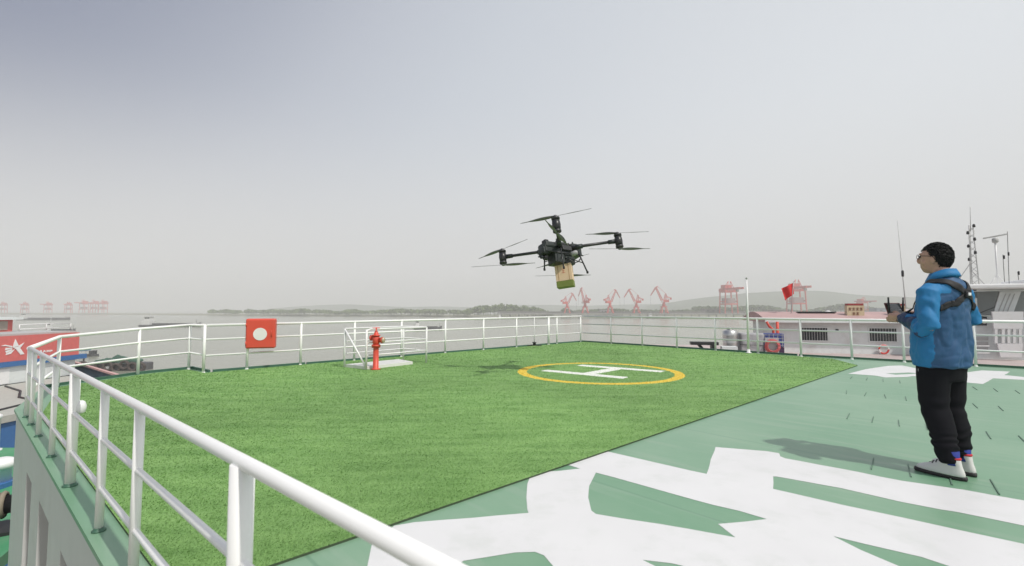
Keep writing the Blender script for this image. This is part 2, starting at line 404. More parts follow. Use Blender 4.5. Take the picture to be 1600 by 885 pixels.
    m4 = t.nodes.new('ShaderNodeMix'); m4.data_type = 'RGBA'; m4.inputs[7].default_value = (0.78, 0.80, 0.74, 1)
    t.links.new(tot, m4.inputs[0]); t.links.new(out, m4.inputs[6]); out = m4.outputs[2]
    t.links.new(out, b.inputs['Base Color'])
    return m
m_turf = turf_mat('turf_backing', (0.225, 0.39, 0.13), (0.15, 0.29, 0.085), True)
m_blade = turf_mat('turf_blades', (0.265, 0.45, 0.155), (0.17, 0.325, 0.095), True)
turf = MB().prism(turf_poly, 0.001, 0.014).build('artificial_turf', [m_turf, M('turf_edge', (.05, .075, .04), .9)]); tag(turf, kind='structure')
for p_ in turf.data.polygons:
    if abs(p_.normal.z) < .5: p_.material_index = 1
# pile: many short blades, leaning with the grain
def in_poly(x, y, poly):
    ins = np.zeros(len(x), bool); n = len(poly); j = n - 1
    for i in range(n):
        xi, yi, xj, yj = poly[i].x, poly[i].y, poly[j].x, poly[j].y
        c = ((yi > y) != (yj > y)) & (x < (xj - xi) * (y - yi) / (yj - yi + 1e-12) + xi); ins ^= c; j = i
    return ins
N = 900000
rad = np.exp(rng.uniform(math.log(1.6), math.log(19), N)); ang = rng.uniform(R(28), R(146), N)
px, py = rad * np.cos(ang), rad * np.sin(ang)
keep = in_poly(px, py, turf_poly) ; px, py = px[keep], py[keep]
if len(px) > 300000: px, py = px[:300000], py[:300000]
d = np.hypot(px, py); n = len(px)
wd = 0.0024 * np.maximum(1, d / 2.6) * rng.uniform(.7, 1.3, n); ht = rng.uniform(.006, .012, n) * np.maximum(1, (d / 8) ** .5)
a = rng.uniform(0, 2 * pi, n); la = R(12) + rng.normal(0, .9, n); ln = rng.uniform(.6, 2.0, n) * ht
V = np.zeros((n, 3, 3))
V[:, 0] = np.stack([px - np.cos(a) * wd, py - np.sin(a) * wd, np.full(n, .012)], 1)
V[:, 1] = np.stack([px + np.cos(a) * wd, py + np.sin(a) * wd, np.full(n, .012)], 1)
V[:, 2] = np.stack([px + np.cos(la) * ln, py + np.sin(la) * ln, .012 + ht], 1)
me = bpy.data.meshes.new('turf_pile'); me.vertices.add(3 * n); me.vertices.foreach_set('co', V.ravel())
me.loops.add(3 * n); me.loops.foreach_set('vertex_index', np.arange(3 * n, dtype=np.int32))
me.polygons.add(n); me.polygons.foreach_set('loop_start', np.arange(0, 3 * n, 3, dtype=np.int32)); me.polygons.foreach_set('loop_total', np.full(n, 3, dtype=np.int32))
me.update(calc_edges=True); me.materials.append(m_blade)
pile = bpy.data.objects.new('turf_pile', me); col.objects.link(pile); pile.parent = turf; pile['kind'] = 'stuff'

# ---- dark kerb along the outer deck edge
m_kerb = M('dark_green_paint', (0.05, 0.13, 0.085), 0.5, var=0.15)
kp = [Vector((-7.46, 7.6, 0)), Vector((-7.22, 9.2, 0)), Vector((-6.72, 10.08, 0)), Vector((-5.98, 9.50, 0)), Vector((-4.7, 10.85, 0)), Vector((2.72, 18.45, 0)), Vector((7.72, 12.85, 0)), Vector((11.0, 9.9, 0)), Vector((19, 2.9, 0))]
for i in range(len(kp) - 1):
    a, b_ = kp[i], kp[i + 1]; d_ = (b_ - a).normalized(); nn = Vector((d_.y, -d_.x, 0)); e_ = 0.0 if i % 2 else -0.004
    MB().prism([a + nn * .01 + d_ * .02, b_ + nn * .01 - d_ * .02, b_ + nn * .05 - d_ * .02, a + nn * .05 + d_ * .02], 0.0, 0.05 + e_).build('kerb', m_kerb, deck)

# ---- white painted characters on the deck (traced strokes, metres on the deck)
def wob_line(pts, amp=0.007):
    out = []
    for i in range(len(pts)):
        a, b_ = pts[i], pts[(i + 1) % len(pts)]; L = (b_ - a).length; k = max(1, min(40, int(L / 0.12)))
        for j in range(k):
            p = a.lerp(b_, j / k); q = noise.noise_vector(p * 9.0) * (amp * (2.6 if noise.noise(p * 31.0) > .32 else 1)) if j else Vector(); out.append(p + Vector((q.x, q.y, 0)))
    return out
def flat(name, outer, holes, z, mat, parent):
    loops = [wob_line([G(*p) for p in outer])] + [wob_line([G(*p) for p in h]) for h in holes]
    vs = [Vector((p.x, p.y, z)) for l in loops for p in l]
    tris = tessellate_polygon([[Vector((p.x, p.y, 0)) for p in l] for l in loops])
    fs = []
    for t in tris:
        a, b_, c = t
        if (vs[b_] - vs[a]).cross(vs[c] - vs[a]).z < 0: b_, c = c, b_
        fs.append((a, b_, c))
    return MB().add(vs, fs).build(name, mat, parent)
m_mark = M('white_deck_paint', (0.69, 0.69, 0.69), 0.42, var=0.03, scale=2.2, dirt=(0.52, 0.55, 0.51), dirt_amt=0.55, dscale=2.6, bump=0.05, bscale=3)
big_outer = [(936,703),(980,713),(1032,725),(1078,735.5),(1104,741),(1118,699),(1198,705.5),(1217.5,708.7),(1219,713.5),(1227,716.7),(1313,732.6),(1409,751.7),(1507,766),(1600,782.6),(1780,815),
             (1780,960),(1600,1000),(1000,1000),(560,960),(574,885),(581,851),(616,822),(647,816.7),(735,810),(826,802),(824,797),(822.5,778),(824,756.5),(831,739),(871,736.5),(906,732.7),(878,724),(900,712)]
holes = [[(1208,745),(1213,745),(1313,763),(1409,785),(1472,797),(1495,800.5),(1600,822),(1740,852),(1740,880),(1600,850.5),(1504,830),(1409,809),(1319,790),(1243,772.4),(1208,764.5)],
         [(1302,838.4),(1351,850.5),(1440,871),(1482,885),(1560,905),(1450,905),(1404,885),(1345,860)],
         [(931,739),(990,755),(1015,762),(1116,790),(1154,798.6),(1198,811.6),(1166,815.5),(1122,819.3),(1149,840.3),(1120,835),(1032,819.5),(973,810.7),(931,803.7),(924,798.5),(919,777.5),(920.5,760)],
         [(724,877),(805,864),(836,863),(850,868.5),(864,885),(872,905),(690,905)],
         [(1004,875.5),(1050,881),(1067,885),(1120,900),(1060,903)]]
flat('painted_character', big_outer, holes, 0.0015, m_mark, deck)
flat('painted_character', [(1325,584.3),(1354,577),(1388,572),(1410,571.4),(1432,576),(1470,577),(1505,583),(1534,579),(1578,581),(1570,586.5),(1600,589.5),(1660,593),(1660,599),(1600,594),(1552,591.5),(1536,600.5),(1500,597),(1470,592),(1427,588),(1418,589.3),(1384,590.3),(1368,587.3)],
     [[(1384,584),(1420,582.5),(1440,584),(1400,586)]], 0.0015, m_mark, deck)

# ---- welded anti-slip bars in rows
m_bar = M('bar_dark', (0.12, 0.21, 0.15), 0.6, var=0.2)
m_barw = M('bar_white', (0.74, 0.74, 0.73), 0.5, var=0.05)
mb = MB().box((0, 0, 0.0035), (0.36, 0.007, 0.007)); bar_me = mb.mesh('anti_slip_bar', m_bar)
wl = [wob_line([G(*p) for p in big_outer])] + [wob_line([G(*p) for p in h]) for h in holes]
a0 = Vector((3.38, 3.39, 0)); cnt = 0
for r_i in range(-2, 4):
    for k in range(-14, 40):
        p = a0 + E1 * (r_i * 1.9) + E2 * (k * 0.23 + (0.07 if r_i % 2 else 0))
        u = Vector((p.x, p.y, 0)); dd = math.hypot(p.x, p.y)
        if p.y < 1.2 or abs(p.x / p.y) > 1.2 or dd > 13: continue
        if in_poly(np.array([p.x, (p + E1 * .25).x, (p + E2 * .1).x]), np.array([p.y, (p + E1 * .25).y, (p + E2 * .1).y]), turf_poly).any(): continue
        if (p - LR(0)).dot(rail_n) > -0.3 or p.x / p.y < 0.68: continue
        if not in_poly(np.array([p.x]), np.array([p.y]), [q for q in deck_poly])[0]: continue
        if any(in_poly(np.array([p.x]), np.array([p.y]), h)[0] for h in wl[1:]): continue
        def white(q): return in_poly(np.array([q.x]), np.array([q.y]), wl[0])[0] and not any(in_poly(np.array([q.x]), np.array([q.y]), h)[0] for h in wl[1:])
        bd_ = Vector((.61, .79, 0)) * .2
        if white(p) != white(p + bd_) or white(p) != white(p - bd_): continue
        if white(p): continue
        o = bpy.data.objects.new('anti_slip_bar', bar_me); col.objects.link(o); o.parent = deck
        o.location = (p.x, p.y, 0.0005); o.rotation_euler = (0, 0, math.atan2(.79, .61) + random.uniform(-.04, .04)); cnt += 1
#=RAILS=
# ================================================================== RAILINGS
m_rail = M('rail_white', (0.86, 0.86, 0.85), 0.35, var=0.015, dirt=(0.72, 0.71, 0.67), dirt_amt=0.25, dscale=6)
def railing(name, label, pts, hts, posts, r_top=0.027, r_mid=0.019, r_post=0.026, thick=(), group='white pipe railings round the deck', mids=(0.36, 0.70), radii=None):
    """pts: base polyline; hts: rail height at each; posts: list of (point, height)"""
    base = pts[0]; root = thing(name, label, 'railing', base, group=group)
    L = lambda p: Vector(p) - base
    MB().tube([L(p) + Vector((0, 0, h)) for p, h in zip(pts, hts)], r_top, 12).build('top_rail', m_rail, root)
    for f in mids:
        MB().tube([L(p) + Vector((0, 0, h * f)) for p, h in zip(pts, hts)], r_mid, 8).build('mid_rail', m_rail, root)
    for i, (p, h) in enumerate(posts):
        rr = thick[i] if i in thick else r_post
        q = L(p); mb = MB().tube([q, q + Vector((0, 0, h - 0.005))], rr, 12)
        po = mb.build('post', m_rail, root)
        MB().lathe([(rr + .013, 0), (rr + .013, .006), (rr + .004, .009), (rr + .003, .02)], q + Vector((0, 0, 0.0005)), 12).build('foot_flange', m_rail if h > .9 else m_kerb, po)
    return root
# port rail beside the camera
tp = [0.0, 1.20, 2.02, 3.02, 4.02, 5.03, 6.3]
tp = [-1.55, -0.07, 1.14, 1.93, 2.98, 3.99, 4.98, 5.7, 6.25]
hL = 0.79
posts = [(LR(t), hL) for t in tp]
end = Vector((-7.30, 7.62, 0))
railing('railing', 'long white pipe railing in the left foreground running out of the lower edge', [LR(-2.4), LR(0), LR(6.27)], [hL, hL, hL],
        posts, r_top=0.021, r_mid=0.0145, r_post=0.021, thick={1: 0.034, 4: 0.031}, mids=(0.30, 0.64))
c0 = Vector((-7.05, 7.0, 0))
FL = [LR(6.27), Vector((-7.30, 7.68, 0)), Vector((-7.12, 9.094, 0)), Vector((-6.70, 9.90, 0)), Vector((-6.05, 9.367, 0))]
railing('railing', 'short white railing at the far left corner with a jog beside the red cabinet', FL, [0.79, 0.80, 0.87, 0.92, 0.93], [(p, h) for p, h in zip(FL[1:], [0.80, 0.87, 0.92, 0.93])], mids=(0.38, 0.70))
A = Vector((-6.03, 9.385, 0)); B = Vector((2.66, 18.2, 0))
def far_pt(u):                                     # crossing of a sight line with the back rail line
    d2 = ray(u, 500); d2.z = 0; dv = B - A
    t = (A.x * d2.y - A.y * d2.x) / (dv.y * d2.x - dv.x * d2.y); return A + dv * t
fposts = [(far_pt(u), 0.965) for u in (388, 471, 554.5, 627.6, 696, 755.5, 807, 857, 870, 907)]
railing('railing', 'straight white railing behind the hydrant along the back edge of the turf', [A, B], [0.93, 0.985], fposts, thick={7: 0.04})
C_, D_ = Vector((7.65, 12.62, 0)), Vector((13.9, 7.1, 0))
def right_pt(u):
    for a, b_ in ((B, C_), (C_, D_)):
        d2 = ray(u, 500); d2.z = 0; dv = b_ - a
        t = (a.x * d2.y - a.y * d2.x) / (dv.y * d2.x - dv.x * d2.y)
        if -0.02 <= t <= 1.02: return a + dv * t
rposts = [(right_pt(u), 0.985) for u in (954.5, 1003, 1057, 1117, 1183, 1250, 1329, 1410, 1521, 1640)]
railing('railing', 'white railing on the right between the deck and the moored boat', [B + (C_ - B).normalized() * .06, C_, D_], [0.985, 0.985, 0.985], rposts, r_top=0.03, r_mid=0.019, r_post=0.028)

# small black mooring fitting beside the back rail
f0 = AT(835, 538.5, 16.2); f0.z = 0
fx = thing('deck_fitting', 'small black deck fitting with a flat plate beside the back rail', 'deck fitting', f0)
MB().bbox((0, 0, .03), (.5, .16, .03), .008).build('plate', m_black, fx)
MB().lathe([(.05, .045), (.05, .10), (.075, .11), (.075, .13), (.02, .14)], (0, 0, 0), 12).build('knob', m_black, fx)
MB().tube([(0, .05, .04), (0, .05, .98)], .012, 8).build('rod', m_white, fx)

# red fire-hose cabinet hung on the rail
cb = Vector((-5.28, 10.02, 0)); cdir = (B - A).normalized()
cab = thing('hose_cabinet', 'red fire hose cabinet with a white disc hung on the railing', 'hose cabinet', (cb.x, cb.y, 0.42), math.atan2(cdir.y, cdir.x) - R(28))
MB().bbox((0, 0, .32), (.56, .20, .62), .03).build('box', m_red, cab)
dr = MB().bbox((0, -.112, .32), (.52, .025, .58), .012).build('door', m_red, cab)
MB().lathe([(.13, 0), (.13, .005)], (0, -.1255, .31), 28, Matrix.Rotation(R(90), 3, 'X')).build('white_disc', M('disc_white', (.78, .76, .76), .5), dr)
MB().tube([(.22, -.127, .26), (.22, -.15, .27), (.22, -.15, .37), (.22, -.127, .38)], .008, 6).build('handle', m_red, dr)
for z in (.12, .5): MB().tube([(-.262, -.118, z - .04), (-.262, -.118, z + .04)], .012, 8).build('hinge', m_red, cab)
for x in (-.2, .2): MB().box((x, .13, .45), (.04, .06, .06)).build('bracket', m_white, cab)

# red deck hydrant
hy = G(587, 579); hyd = thing('fire_hydrant', 'red deck fire hydrant standing in front of the white hatch railing', 'hydrant', (hy.x, hy.y, 0.018), R(-20)); hyd.scale = (.84, .84, 1.0)
MB().lathe([(.11, 0), (.11, .02), (.068, .022), (.066, .44), (.066, .45)], n=20).build('standpipe', m_red, hyd)
fl = MB().lathe([(.105, .45), (.105, .475), (.109, .478), (.109, .50), (.07, .505)], n=20).build('flange', m_red, hyd)
for k in range(6):
    MB().lathe([(.011, .44), (.011, .51)], (.09 * math.cos(k * pi / 3), .09 * math.sin(k * pi / 3), 0), 6, smooth=False).build('bolt', m_red, fl)
MB().lathe([(.06, .505), (.085, .54), (.092, .60), (.085, .655), (.06, .68)], n=20).build('valve_body', m_red, hyd)
MB().lathe([(.10, .68), (.10, .705), (.06, .71), (.045, .76), (.03, .78), (.018, .79), (.018, .86)], n=16).build('bonnet', m_red, hyd)
ou = MB().lathe([(.045, 0), (.045, .10), (.062, .10), (.062, .14)], (.05, 0, .60), 16, Matrix.Rotation(R(90), 3, 'Y')).build('outlet', m_red, hyd)
MB().lathe([(.055, .14), (.055, .175), (.03, .185)], (.05, 0, .60), 14, Matrix.Rotation(R(90), 3, 'Y')).build('outlet_cap', M('brass_cap', (.55, .45, .33), .4, .4), ou)
MB().lathe([(.045, 0), (.045, .08), (.058, .08), (.058, .11)], (-.05, 0, .64), 14, Matrix.Rotation(R(-90), 3, 'Y')).build('outlet', m_red, hyd)
wh = MB(); wh.tube([(.085 * math.cos(i * pi / 10), .085 * math.sin(i * pi / 10), .845) for i in range(21)], .009, 6, cap=False)
for k in range(3): wh.tube([(0, 0, .845), (.085 * math.cos(k * 2.094), .085 * math.sin(k * 2.094), .845)], .006, 5)
wh.build('handwheel', m_red, hyd)

# hatch with guard rail
hA, hB, hC, hD = Vector((-3.576, 10.185, 0)), Vector((-2.981, 9.759, 0)), Vector((-1.98, 11.02, 0)), Vector((-2.62, 11.50, 0))
hat = thing('hatch_guard', 'white pipe guard rail round a pale deck hatch behind the hydrant', 'guard rail', hA)
l = lambda p, z=0.0: Vector(p) - hA + Vector((0, 0, z))
pl = MB(); pl.prism([l(hA) + Vector((.02, 0, 0)), l(hB), l(hC) + Vector((-.25, -.3, 0)), l(hD) + Vector((-.05, -.25, 0))], 0.004, 0.075); pl.build('hatch_cover', M('hatch_paint', (.72, .72, .69), .5, var=.05), hat)
hh = 0.83
for p in (hA, hB, hC, hD): MB().tube([l(p), l(p, hh)], .021, 10).build('post', m_white, hat)
MB().tube([l(hA, hh), l(hD, hh), l(hC, hh)], .021, 10).build('top_rail', m_white, hat)
MB().tube([l(hB, hh - .06), l(hB, hh - .015) + (hC - hB).normalized() * .03, l(hB, hh + .004) + (hC - hB).normalized() * .09, l(hC, hh)], .019, 10).build('top_rail', m_white, hat)
for z in (.30, .56):
    MB().tube([l(hA, z), l(hD, z), l(hC, z)], .014, 8).build('mid_rail', m_white, hat)
    MB().tube([l(hB, z), l(hC, z)], .014, 8).build('mid_rail', m_white, hat)
MB().tube([l(hA, hh - .02), l(hB, .06)], .02, 10).build('brace', m_white, hat)

# small lamp on the near rail
lp = LR(2.97, -.035, .50)
lam = thing('rail_lamp', 'small white lamp clamped to the near railing post', 'lamp', lp)
MB().lathe([(.018, 0), (.03, .01), (.034, .05), (.025, .08), (.012, .09)], n=14).build('housing', m_white, lam)
MB().tube([(0, 0, .04), tuple(rail_n * .035 + Vector((0, 0, .04)))], .008, 6).build('bracket', m_white, lam)
#=BOATS=
# ================================================================== FAR SHORE AND RIVER TRAFFIC
def at_shore(u, Y, z=WATER_Z):                      # ground position at a bearing and distance
    return Vector(((u - 800) / FPX * Y, Y, z))
def band(name, pts, z0, depth, mat, hfun, seg=60):  # low land mass with an uneven crest
    vs = []; fs = []
    k = seg
    P = []
    for i in range(k + 1):
        t = i / k * (len(pts) - 1); j = min(int(t), len(pts) - 2); P.append(Vector(pts[j]).lerp(Vector(pts[j + 1]), t - j))
    for i, p in enumerate(P):
        dirn = Vector((p.x, p.y, 0)).normalized(); h = hfun(i / k)
        for d_, zz in ((0, 0), (depth * .15, h * .45), (depth * .45, h), (depth, h * .6), (depth * 1.6, 0)):
            q = p + dirn * d_; vs.append((q.x, q.y, z0 + zz))
    for i in range(k):
        for j in range(4): a = i * 5 + j; fs.append((a, a + 5, a + 6, a + 1))
    o = MB().add(vs, fs, True).build(name, mat); tag(o, kind='structure'); return o
m_land = M('river_bank', (0.20, 0.20, 0.13), 0.9, var=0.2, scale=0.02)
m_hill = M('hill_woods', (0.09, 0.12, 0.07), 0.95, var=0.25, scale=0.02)
m_quay = M('quay_concrete', (0.26, 0.255, 0.24), 0.8, var=0.15, scale=0.1)
Z0 = WATER_Z - 0.5
band('river_bank', [at_shore(-900, 1150, Z0), at_shore(150, 950, Z0), at_shore(500, 700, Z0), at_shore(850, 610, Z0)], Z0, 200, m_land, lambda t: 3.2, 40)
band('river_bank', [at_shore(830, 592, Z0), at_shore(1300, 560, Z0), at_shore(1800, 520, Z0), at_shore(2600, 480, Z0)], Z0, 260, m_land, lambda t: 4.6, 40)
def hill_h(seed, lo, hi):
    return lambda t: lo + (hi - lo) * max(0, 0.5 + 0.55 * math.sin(t * 5.2 + seed) * math.sin(t * 2.1 + seed * .7) + 0.25 * noise.noise(Vector((t * 9, seed, 0)))) * min(1, t * 6)
band('hills', [at_shore(1010, 1250, Z0), at_shore(1500, 1150, Z0), at_shore(2300, 1050, Z0)], Z0, 420, m_hill, hill_h(0.9, 22, 66), 90)
band('hills', [at_shore(420, 1750, Z0), at_shore(800, 1700, Z0), at_shore(1300, 1600, Z0)], Z0, 300, m_hill, hill_h(2.4, 14, 46), 70)

# far woods: leaf clumps spread through many crowns, read as one mass
def wood(name, label, crowns, mat):
    vs = []; fs = []
    for (c, rx, h) in crowns:
        k = int(26 + 5 * h)
        for _ in range(k):
            th = random.uniform(0, 2 * pi); ph = math.acos(random.uniform(-.25, 1)); rr = random.uniform(.55, 1.02)
            p = c + Vector((rx * rr * math.sin(ph) * math.cos(th), rx * rr * math.sin(ph) * math.sin(th), h * (.52 + .48 * rr * math.cos(ph))))
            s = random.uniform(.5, 1.1) * rx * .34; nrm = Vector((random.gauss(0, 1), random.gauss(0, 1) - .5, random.gauss(.4, 1))).normalized()
            t1 = nrm.orthogonal().normalized(); t2 = nrm.cross(t1); o = len(vs); m_ = random.randint(5, 6)
            for j in range(m_):
                aa = 2 * pi * j / m_; r2 = s * random.uniform(.6, 1.1); vs.append(p + t1 * math.cos(aa) * r2 + t2 * math.sin(aa) * r2)
            fs.append(tuple(range(o, o + m_)))
        for j in range(1):
            o = len(vs); w_ = .25
            for dz in (0, h * .5):
                for a_ in range(4): vs.append(c + Vector((w_ * math.cos(a_ * pi / 2), w_ * math.sin(a_ * pi / 2), dz)))
            for a_ in range(4): fs.append((o + a_, o + (a_ + 1) % 4, o + 4 + (a_ + 1) % 4, o + 4 + a_))
    ob = MB().add(vs, fs).build(name, mat); tag(ob, label, 'trees', kind='stuff'); return ob
m_leaf = M('far_foliage', (0.085, 0.13, 0.04), 0.85, var=0.35, scale=0.08)
m_leaf2 = M('far_foliage_pale', (0.12, 0.17, 0.055), 0.85, var=0.35, scale=0.08)
cr1 = []
for i in range(95):
    u = random.uniform(728, 860); Y = random.uniform(600, 660); f = math.sin(pi * min(1, max(0, (u - 722) / 132))) ** .4
    cr1.append((at_shore(u, Y, WATER_Z + 2.5), random.uniform(3.5, 6), (7 + random.uniform(2, 6.5)) * f + 2))
wood('woodland', 'pale green clump of trees on the far bank left of the red cranes', cr1, m_leaf2)
cr2 = []
for i in range(260):
    u = random.uniform(330, 735); Y = 760 - (u - 330) * .3 + random.uniform(0, 50); f = .5 + .5 * noise.noise(Vector((u * .02, 3, 0))) + .35 * noise.noise(Vector((u * .05, 9, 0)))
    cr2.append((at_shore(u, Y, WATER_Z + 2.0), random.uniform(3.5, 6.5), 3.5 + 8 * max(0, f)))
wood('woodland', 'faint low treeline on the far bank behind the red hose cabinet', cr2, m_leaf2)
cr3 = []
for i in range(230):
    u = random.uniform(1080, 1420) if i % 3 else random.uniform(880, 1090); Y = random.uniform(640, 700); f = .55 + .6 * noise.noise(Vector((u * .014, 5, 0)))
    if 890 < u < 1085: f *= .5
    cr3.append((at_shore(u, Y, WATER_Z + 4), random.uniform(3.5, 6), 3 + 12 * max(0.1, f)))
wood('woodland', 'hazy green trees behind the wharf and the gantry cranes', cr3, m_leaf)

# wharf on the right bank, on piles
wharf = thing('wharf', 'long grey concrete wharf on piles below the red harbour cranes', 'wharf', at_shore(1200, 560))
MB().box((0, 0, 5.2), (640, 26, 1.4)).build('slab', m_quay, wharf)
MB().box((0, 14, 6.9), (640, 8, 2.2)).build('storage_wall', M('stock_dark', (.14, .135, .125), .9, var=.3, scale=.05), wharf)
pile_me = MB().tube([(0, 0, -2), (0, 0, 4.5)], .7, 8).mesh('pile', m_quay)
for i in range(64):
    o = bpy.data.objects.new('pile', pile_me); col.objects.link(o); o.parent = wharf; o.location = (-315 + i * 10, -11 + (i % 2) * 3, 0)
for k, (x, sx, sz, c_) in enumerate(((-190, 12, 4, (.5, .5, .5)), (-60, 22, 5, (.16, .15, .14)), (20, 30, 4, (.2, .16, .13)), (150, 26, 6, (.16, .19, .24)), (215, 18, 5, (.12, .2, .36)), (260, 30, 7, (.25, .24, .23)))):
    st = thing('warehouse', ['small pale shed on the wharf behind the second red crane', 'dark low stockpile shed on the wharf between cranes', 'brownish shed on the wharf near the right red crane',
               'slate blue shed on the wharf right of the gantry crane', 'bright blue shed on the wharf beside the hills', 'grey shed at the far right end of the wharf'][k], 'shed', at_shore(1200, 560) + Vector((x, 18, 5.9)), group='wharf sheds')
    mw = M('shed_%d' % k, c_, .8, var=.1, scale=.2)
    MB().box((0, 0, sz / 2), (sx, 12, sz)).build('wall', mw, st)
    MB().prism([(-sx / 2 - .6, -6.6), (sx / 2 + .6, -6.6), (sx / 2 + .6, 6.6), (-sx / 2 - .6, 6.6)], sz + .01, sz + .5).build('roof', m_quay, st)
    for j in range(3): MB().box((-sx / 2 + sx * (j + .7) / 3.4, -6.03, sz * .4), (sx * .12, .1, sz * .6)).build('door', m_glass, st)

# level-luffing harbour cranes
m_crane = M('crane_red', (0.60, 0.11, 0.10), 0.6, var=0.12, scale=.3)
def lattice(mb, a, b_, w0, w1, n=6, r=.22):
    a, b_ = Vector(a), Vector(b_); d_ = (b_ - a).normalized(); s = d_.cross(Vector((0, 1, 0))).normalized(); t = d_.cross(s)
    prev = None
    for i in range(n + 1):
        f = i / n; c = a.lerp(b_, f); w_ = (w0 + (w1 - w0) * f) / 2; q = [c + s * w_ + t * w_, c + s * w_ - t * w_, c - s * w_ - t * w_, c - s * w_ + t * w_]
        if prev:
            for j in range(4): mb.tube([prev[j], q[j]], r, 4, smooth=False); mb.tube([prev[j], q[(j + 1) % 4]], r * .6, 4, smooth=False)
        prev = q
def portal_crane(label, loc, rz, lift=1.0, jib=1):
    c = thing('harbour_crane', label, 'crane', loc, group='red level luffing cranes on the wharf')
    p = MB()
    for sx in (-4, 4):
        for sy in (-4, 4): p.tube([(sx, sy, 0), (sx * .55, sy * .55, 8)], [.7, .55], 6, smooth=False)
        p.box((sx, 0, .8), (1.2, 10, 1.2)); 
    p.box((0, 0, 8.4), (6.5, 6.5, 1.2)); p.build('portal', m_crane, c)
    t = MB().lathe([(2.4, 9), (1.7, 12), (1.7, 14)], n=12).build('slewing_column', m_crane, c)
    t.rotation_euler = (0, 0, 0)
    rot = Matrix.Rotation(rz, 3, 'Z'); up = MB()
    hm = MB(); hm.box(rot @ Vector((-3, 0, 15.6)), (7, 4.4, 3.2), rot); hm.build('machinery_house', m_crane, c)
    cb_ = MB(); cb_.box(rot @ Vector((2.2, 2.3, 14.6)), (2.2, 2, 2.6), rot); cb_.build('cab', M('crane_cab', (.62, .55, .53), .5), c)
    af = MB(); lattice(af, rot @ Vector((-1.5, 0, 17)), rot @ Vector((-2.5, 0, 25)), 2.6, 1.2, 4); af.tube([rot @ Vector((-6, 0, 17)), rot @ Vector((-2.5, 0, 25))], .35, 5); af.build('a_frame', m_crane, c)
    cw = MB(); cw.tube([rot @ Vector((-2.2, 0, 22)), rot @ Vector((-8, 0, 19.5))], .5, 5); cw.box(rot @ Vector((-8.4, 0, 18.6)), (2.4, 3, 2.6), rot); cw.build('counterweight', m_crane, c)
    tip = rot @ Vector((9.5 * jib, 0, 17 + 18 * lift)); j_ = MB(); lattice(j_, rot @ Vector((2, 0, 16)), tip, 2.2, 1.2, 8, .3); j_.build('jib', m_crane, c)
    fl_ = MB(); e_ = tip + rot @ Vector((6.5 * jib, 0, -10.5)); lattice(fl_, tip + rot @ Vector((-2.5, 0, 1.0)), tip, 1.0, 1.2, 2, .24); lattice(fl_, tip, e_, 1.2, .5, 5, .26); fl_.build('fly_jib', m_crane, c)
    tb = MB(); tb.tube([rot @ Vector((-2.5, 0, 25)), tip + rot @ Vector((-2.5, 0, 1))], .16, 4); tb.build('tie_rod', m_crane, c)
    MB().tube([e_, e_ + Vector((0, 0, -12))], .1, 4).build('hoist_rope', m_black, c)
    return c
for k, (u, s_, rz, lf, jb) in enumerate(((886, .78, 0.15, .7, .9), (914, .86, pi - .95, .95, .8), (953, .84, .35, .85, 1.0), (994, .86, pi - .2, .85, 1.0), (1037, .92, pi - .3, .9, 1.0))):
    c = portal_crane(['pale red harbour crane directly below the drone parcel', 'slim red harbour crane with its jib almost upright', 'red harbour crane whose jib leans right in the middle of the row',
                  'red harbour crane with a folded jib, fourth from the left in the row', 'largest red harbour crane at the right end of the row'][k], at_shore(u, 556, WATER_Z + 5.9), rz, lf, jb); c.scale = (s_,) * 3

# bridge-type ship unloaders
def gantry(label, loc, rz, s_, name='gantry_crane'):
    g = thing(name, label, 'gantry crane', loc, rz, group='red gantry cranes')
    for sx in (-8, 8):
        for sy in (-6, 6): MB().tube([(sx, sy, 0), (sx * .86, sy, 26)], .85, 4, smooth=False).build('leg', m_crane, g)
    b_ = MB()
    for sy in (-6, 6): b_.box((0, sy, 11), (15, .9, 1.4)); b_.box((0, sy, 26), (15.5, 1.4, 2.2))
    for sx in (-7.4, 7.4): b_.box((sx, 0, 14), (1, 12, 1.2)); b_.box((sx, 0, 27), (1.4, 14, 2))
    b_.build('cross_beam', m_crane, g)
    gd = MB(); gd.box((-2.2, -6, 29), (1.2, 44, 2.2)); gd.box((2.2, -6, 29), (1.2, 44, 2.2)); gd.build('girder', m_crane, g)
    MB().box((0, 4, 32), (9, 9, 4)).build('machinery_house', m_crane, g)
    a_ = MB()
    for sx in (-3, 3): a_.tube([(sx * 1.6, -6, 27), (sx * .5, -3, 38)], .5, 4); a_.tube([(sx * 1.6, 6, 27), (sx * .5, -3, 38)], .4, 4)
    a_.build('a_frame', m_crane, g)
    MB().prism([(-5.5, -5), (5.5, -5), (5.5, 5), (-5.5, 5)], 12, 18).build('hopper', M('hopper_grey', (.33, .25, .25), .7), g)
    MB().box((3.2, -14, 26.6), (2.4, 2.6, 2.6)).build('cab', m_quay, g)
    g.scale = (s_,) * 3; return g
gantry('red gantry crane on the wharf left of the white flagpole', at_shore(1138, 556, WATER_Z + 5.9), .1, .98)
gantry('red gantry crane on the wharf behind the red flag', at_shore(1244, 548, WATER_Z + 5.9), -.1, 1.02)
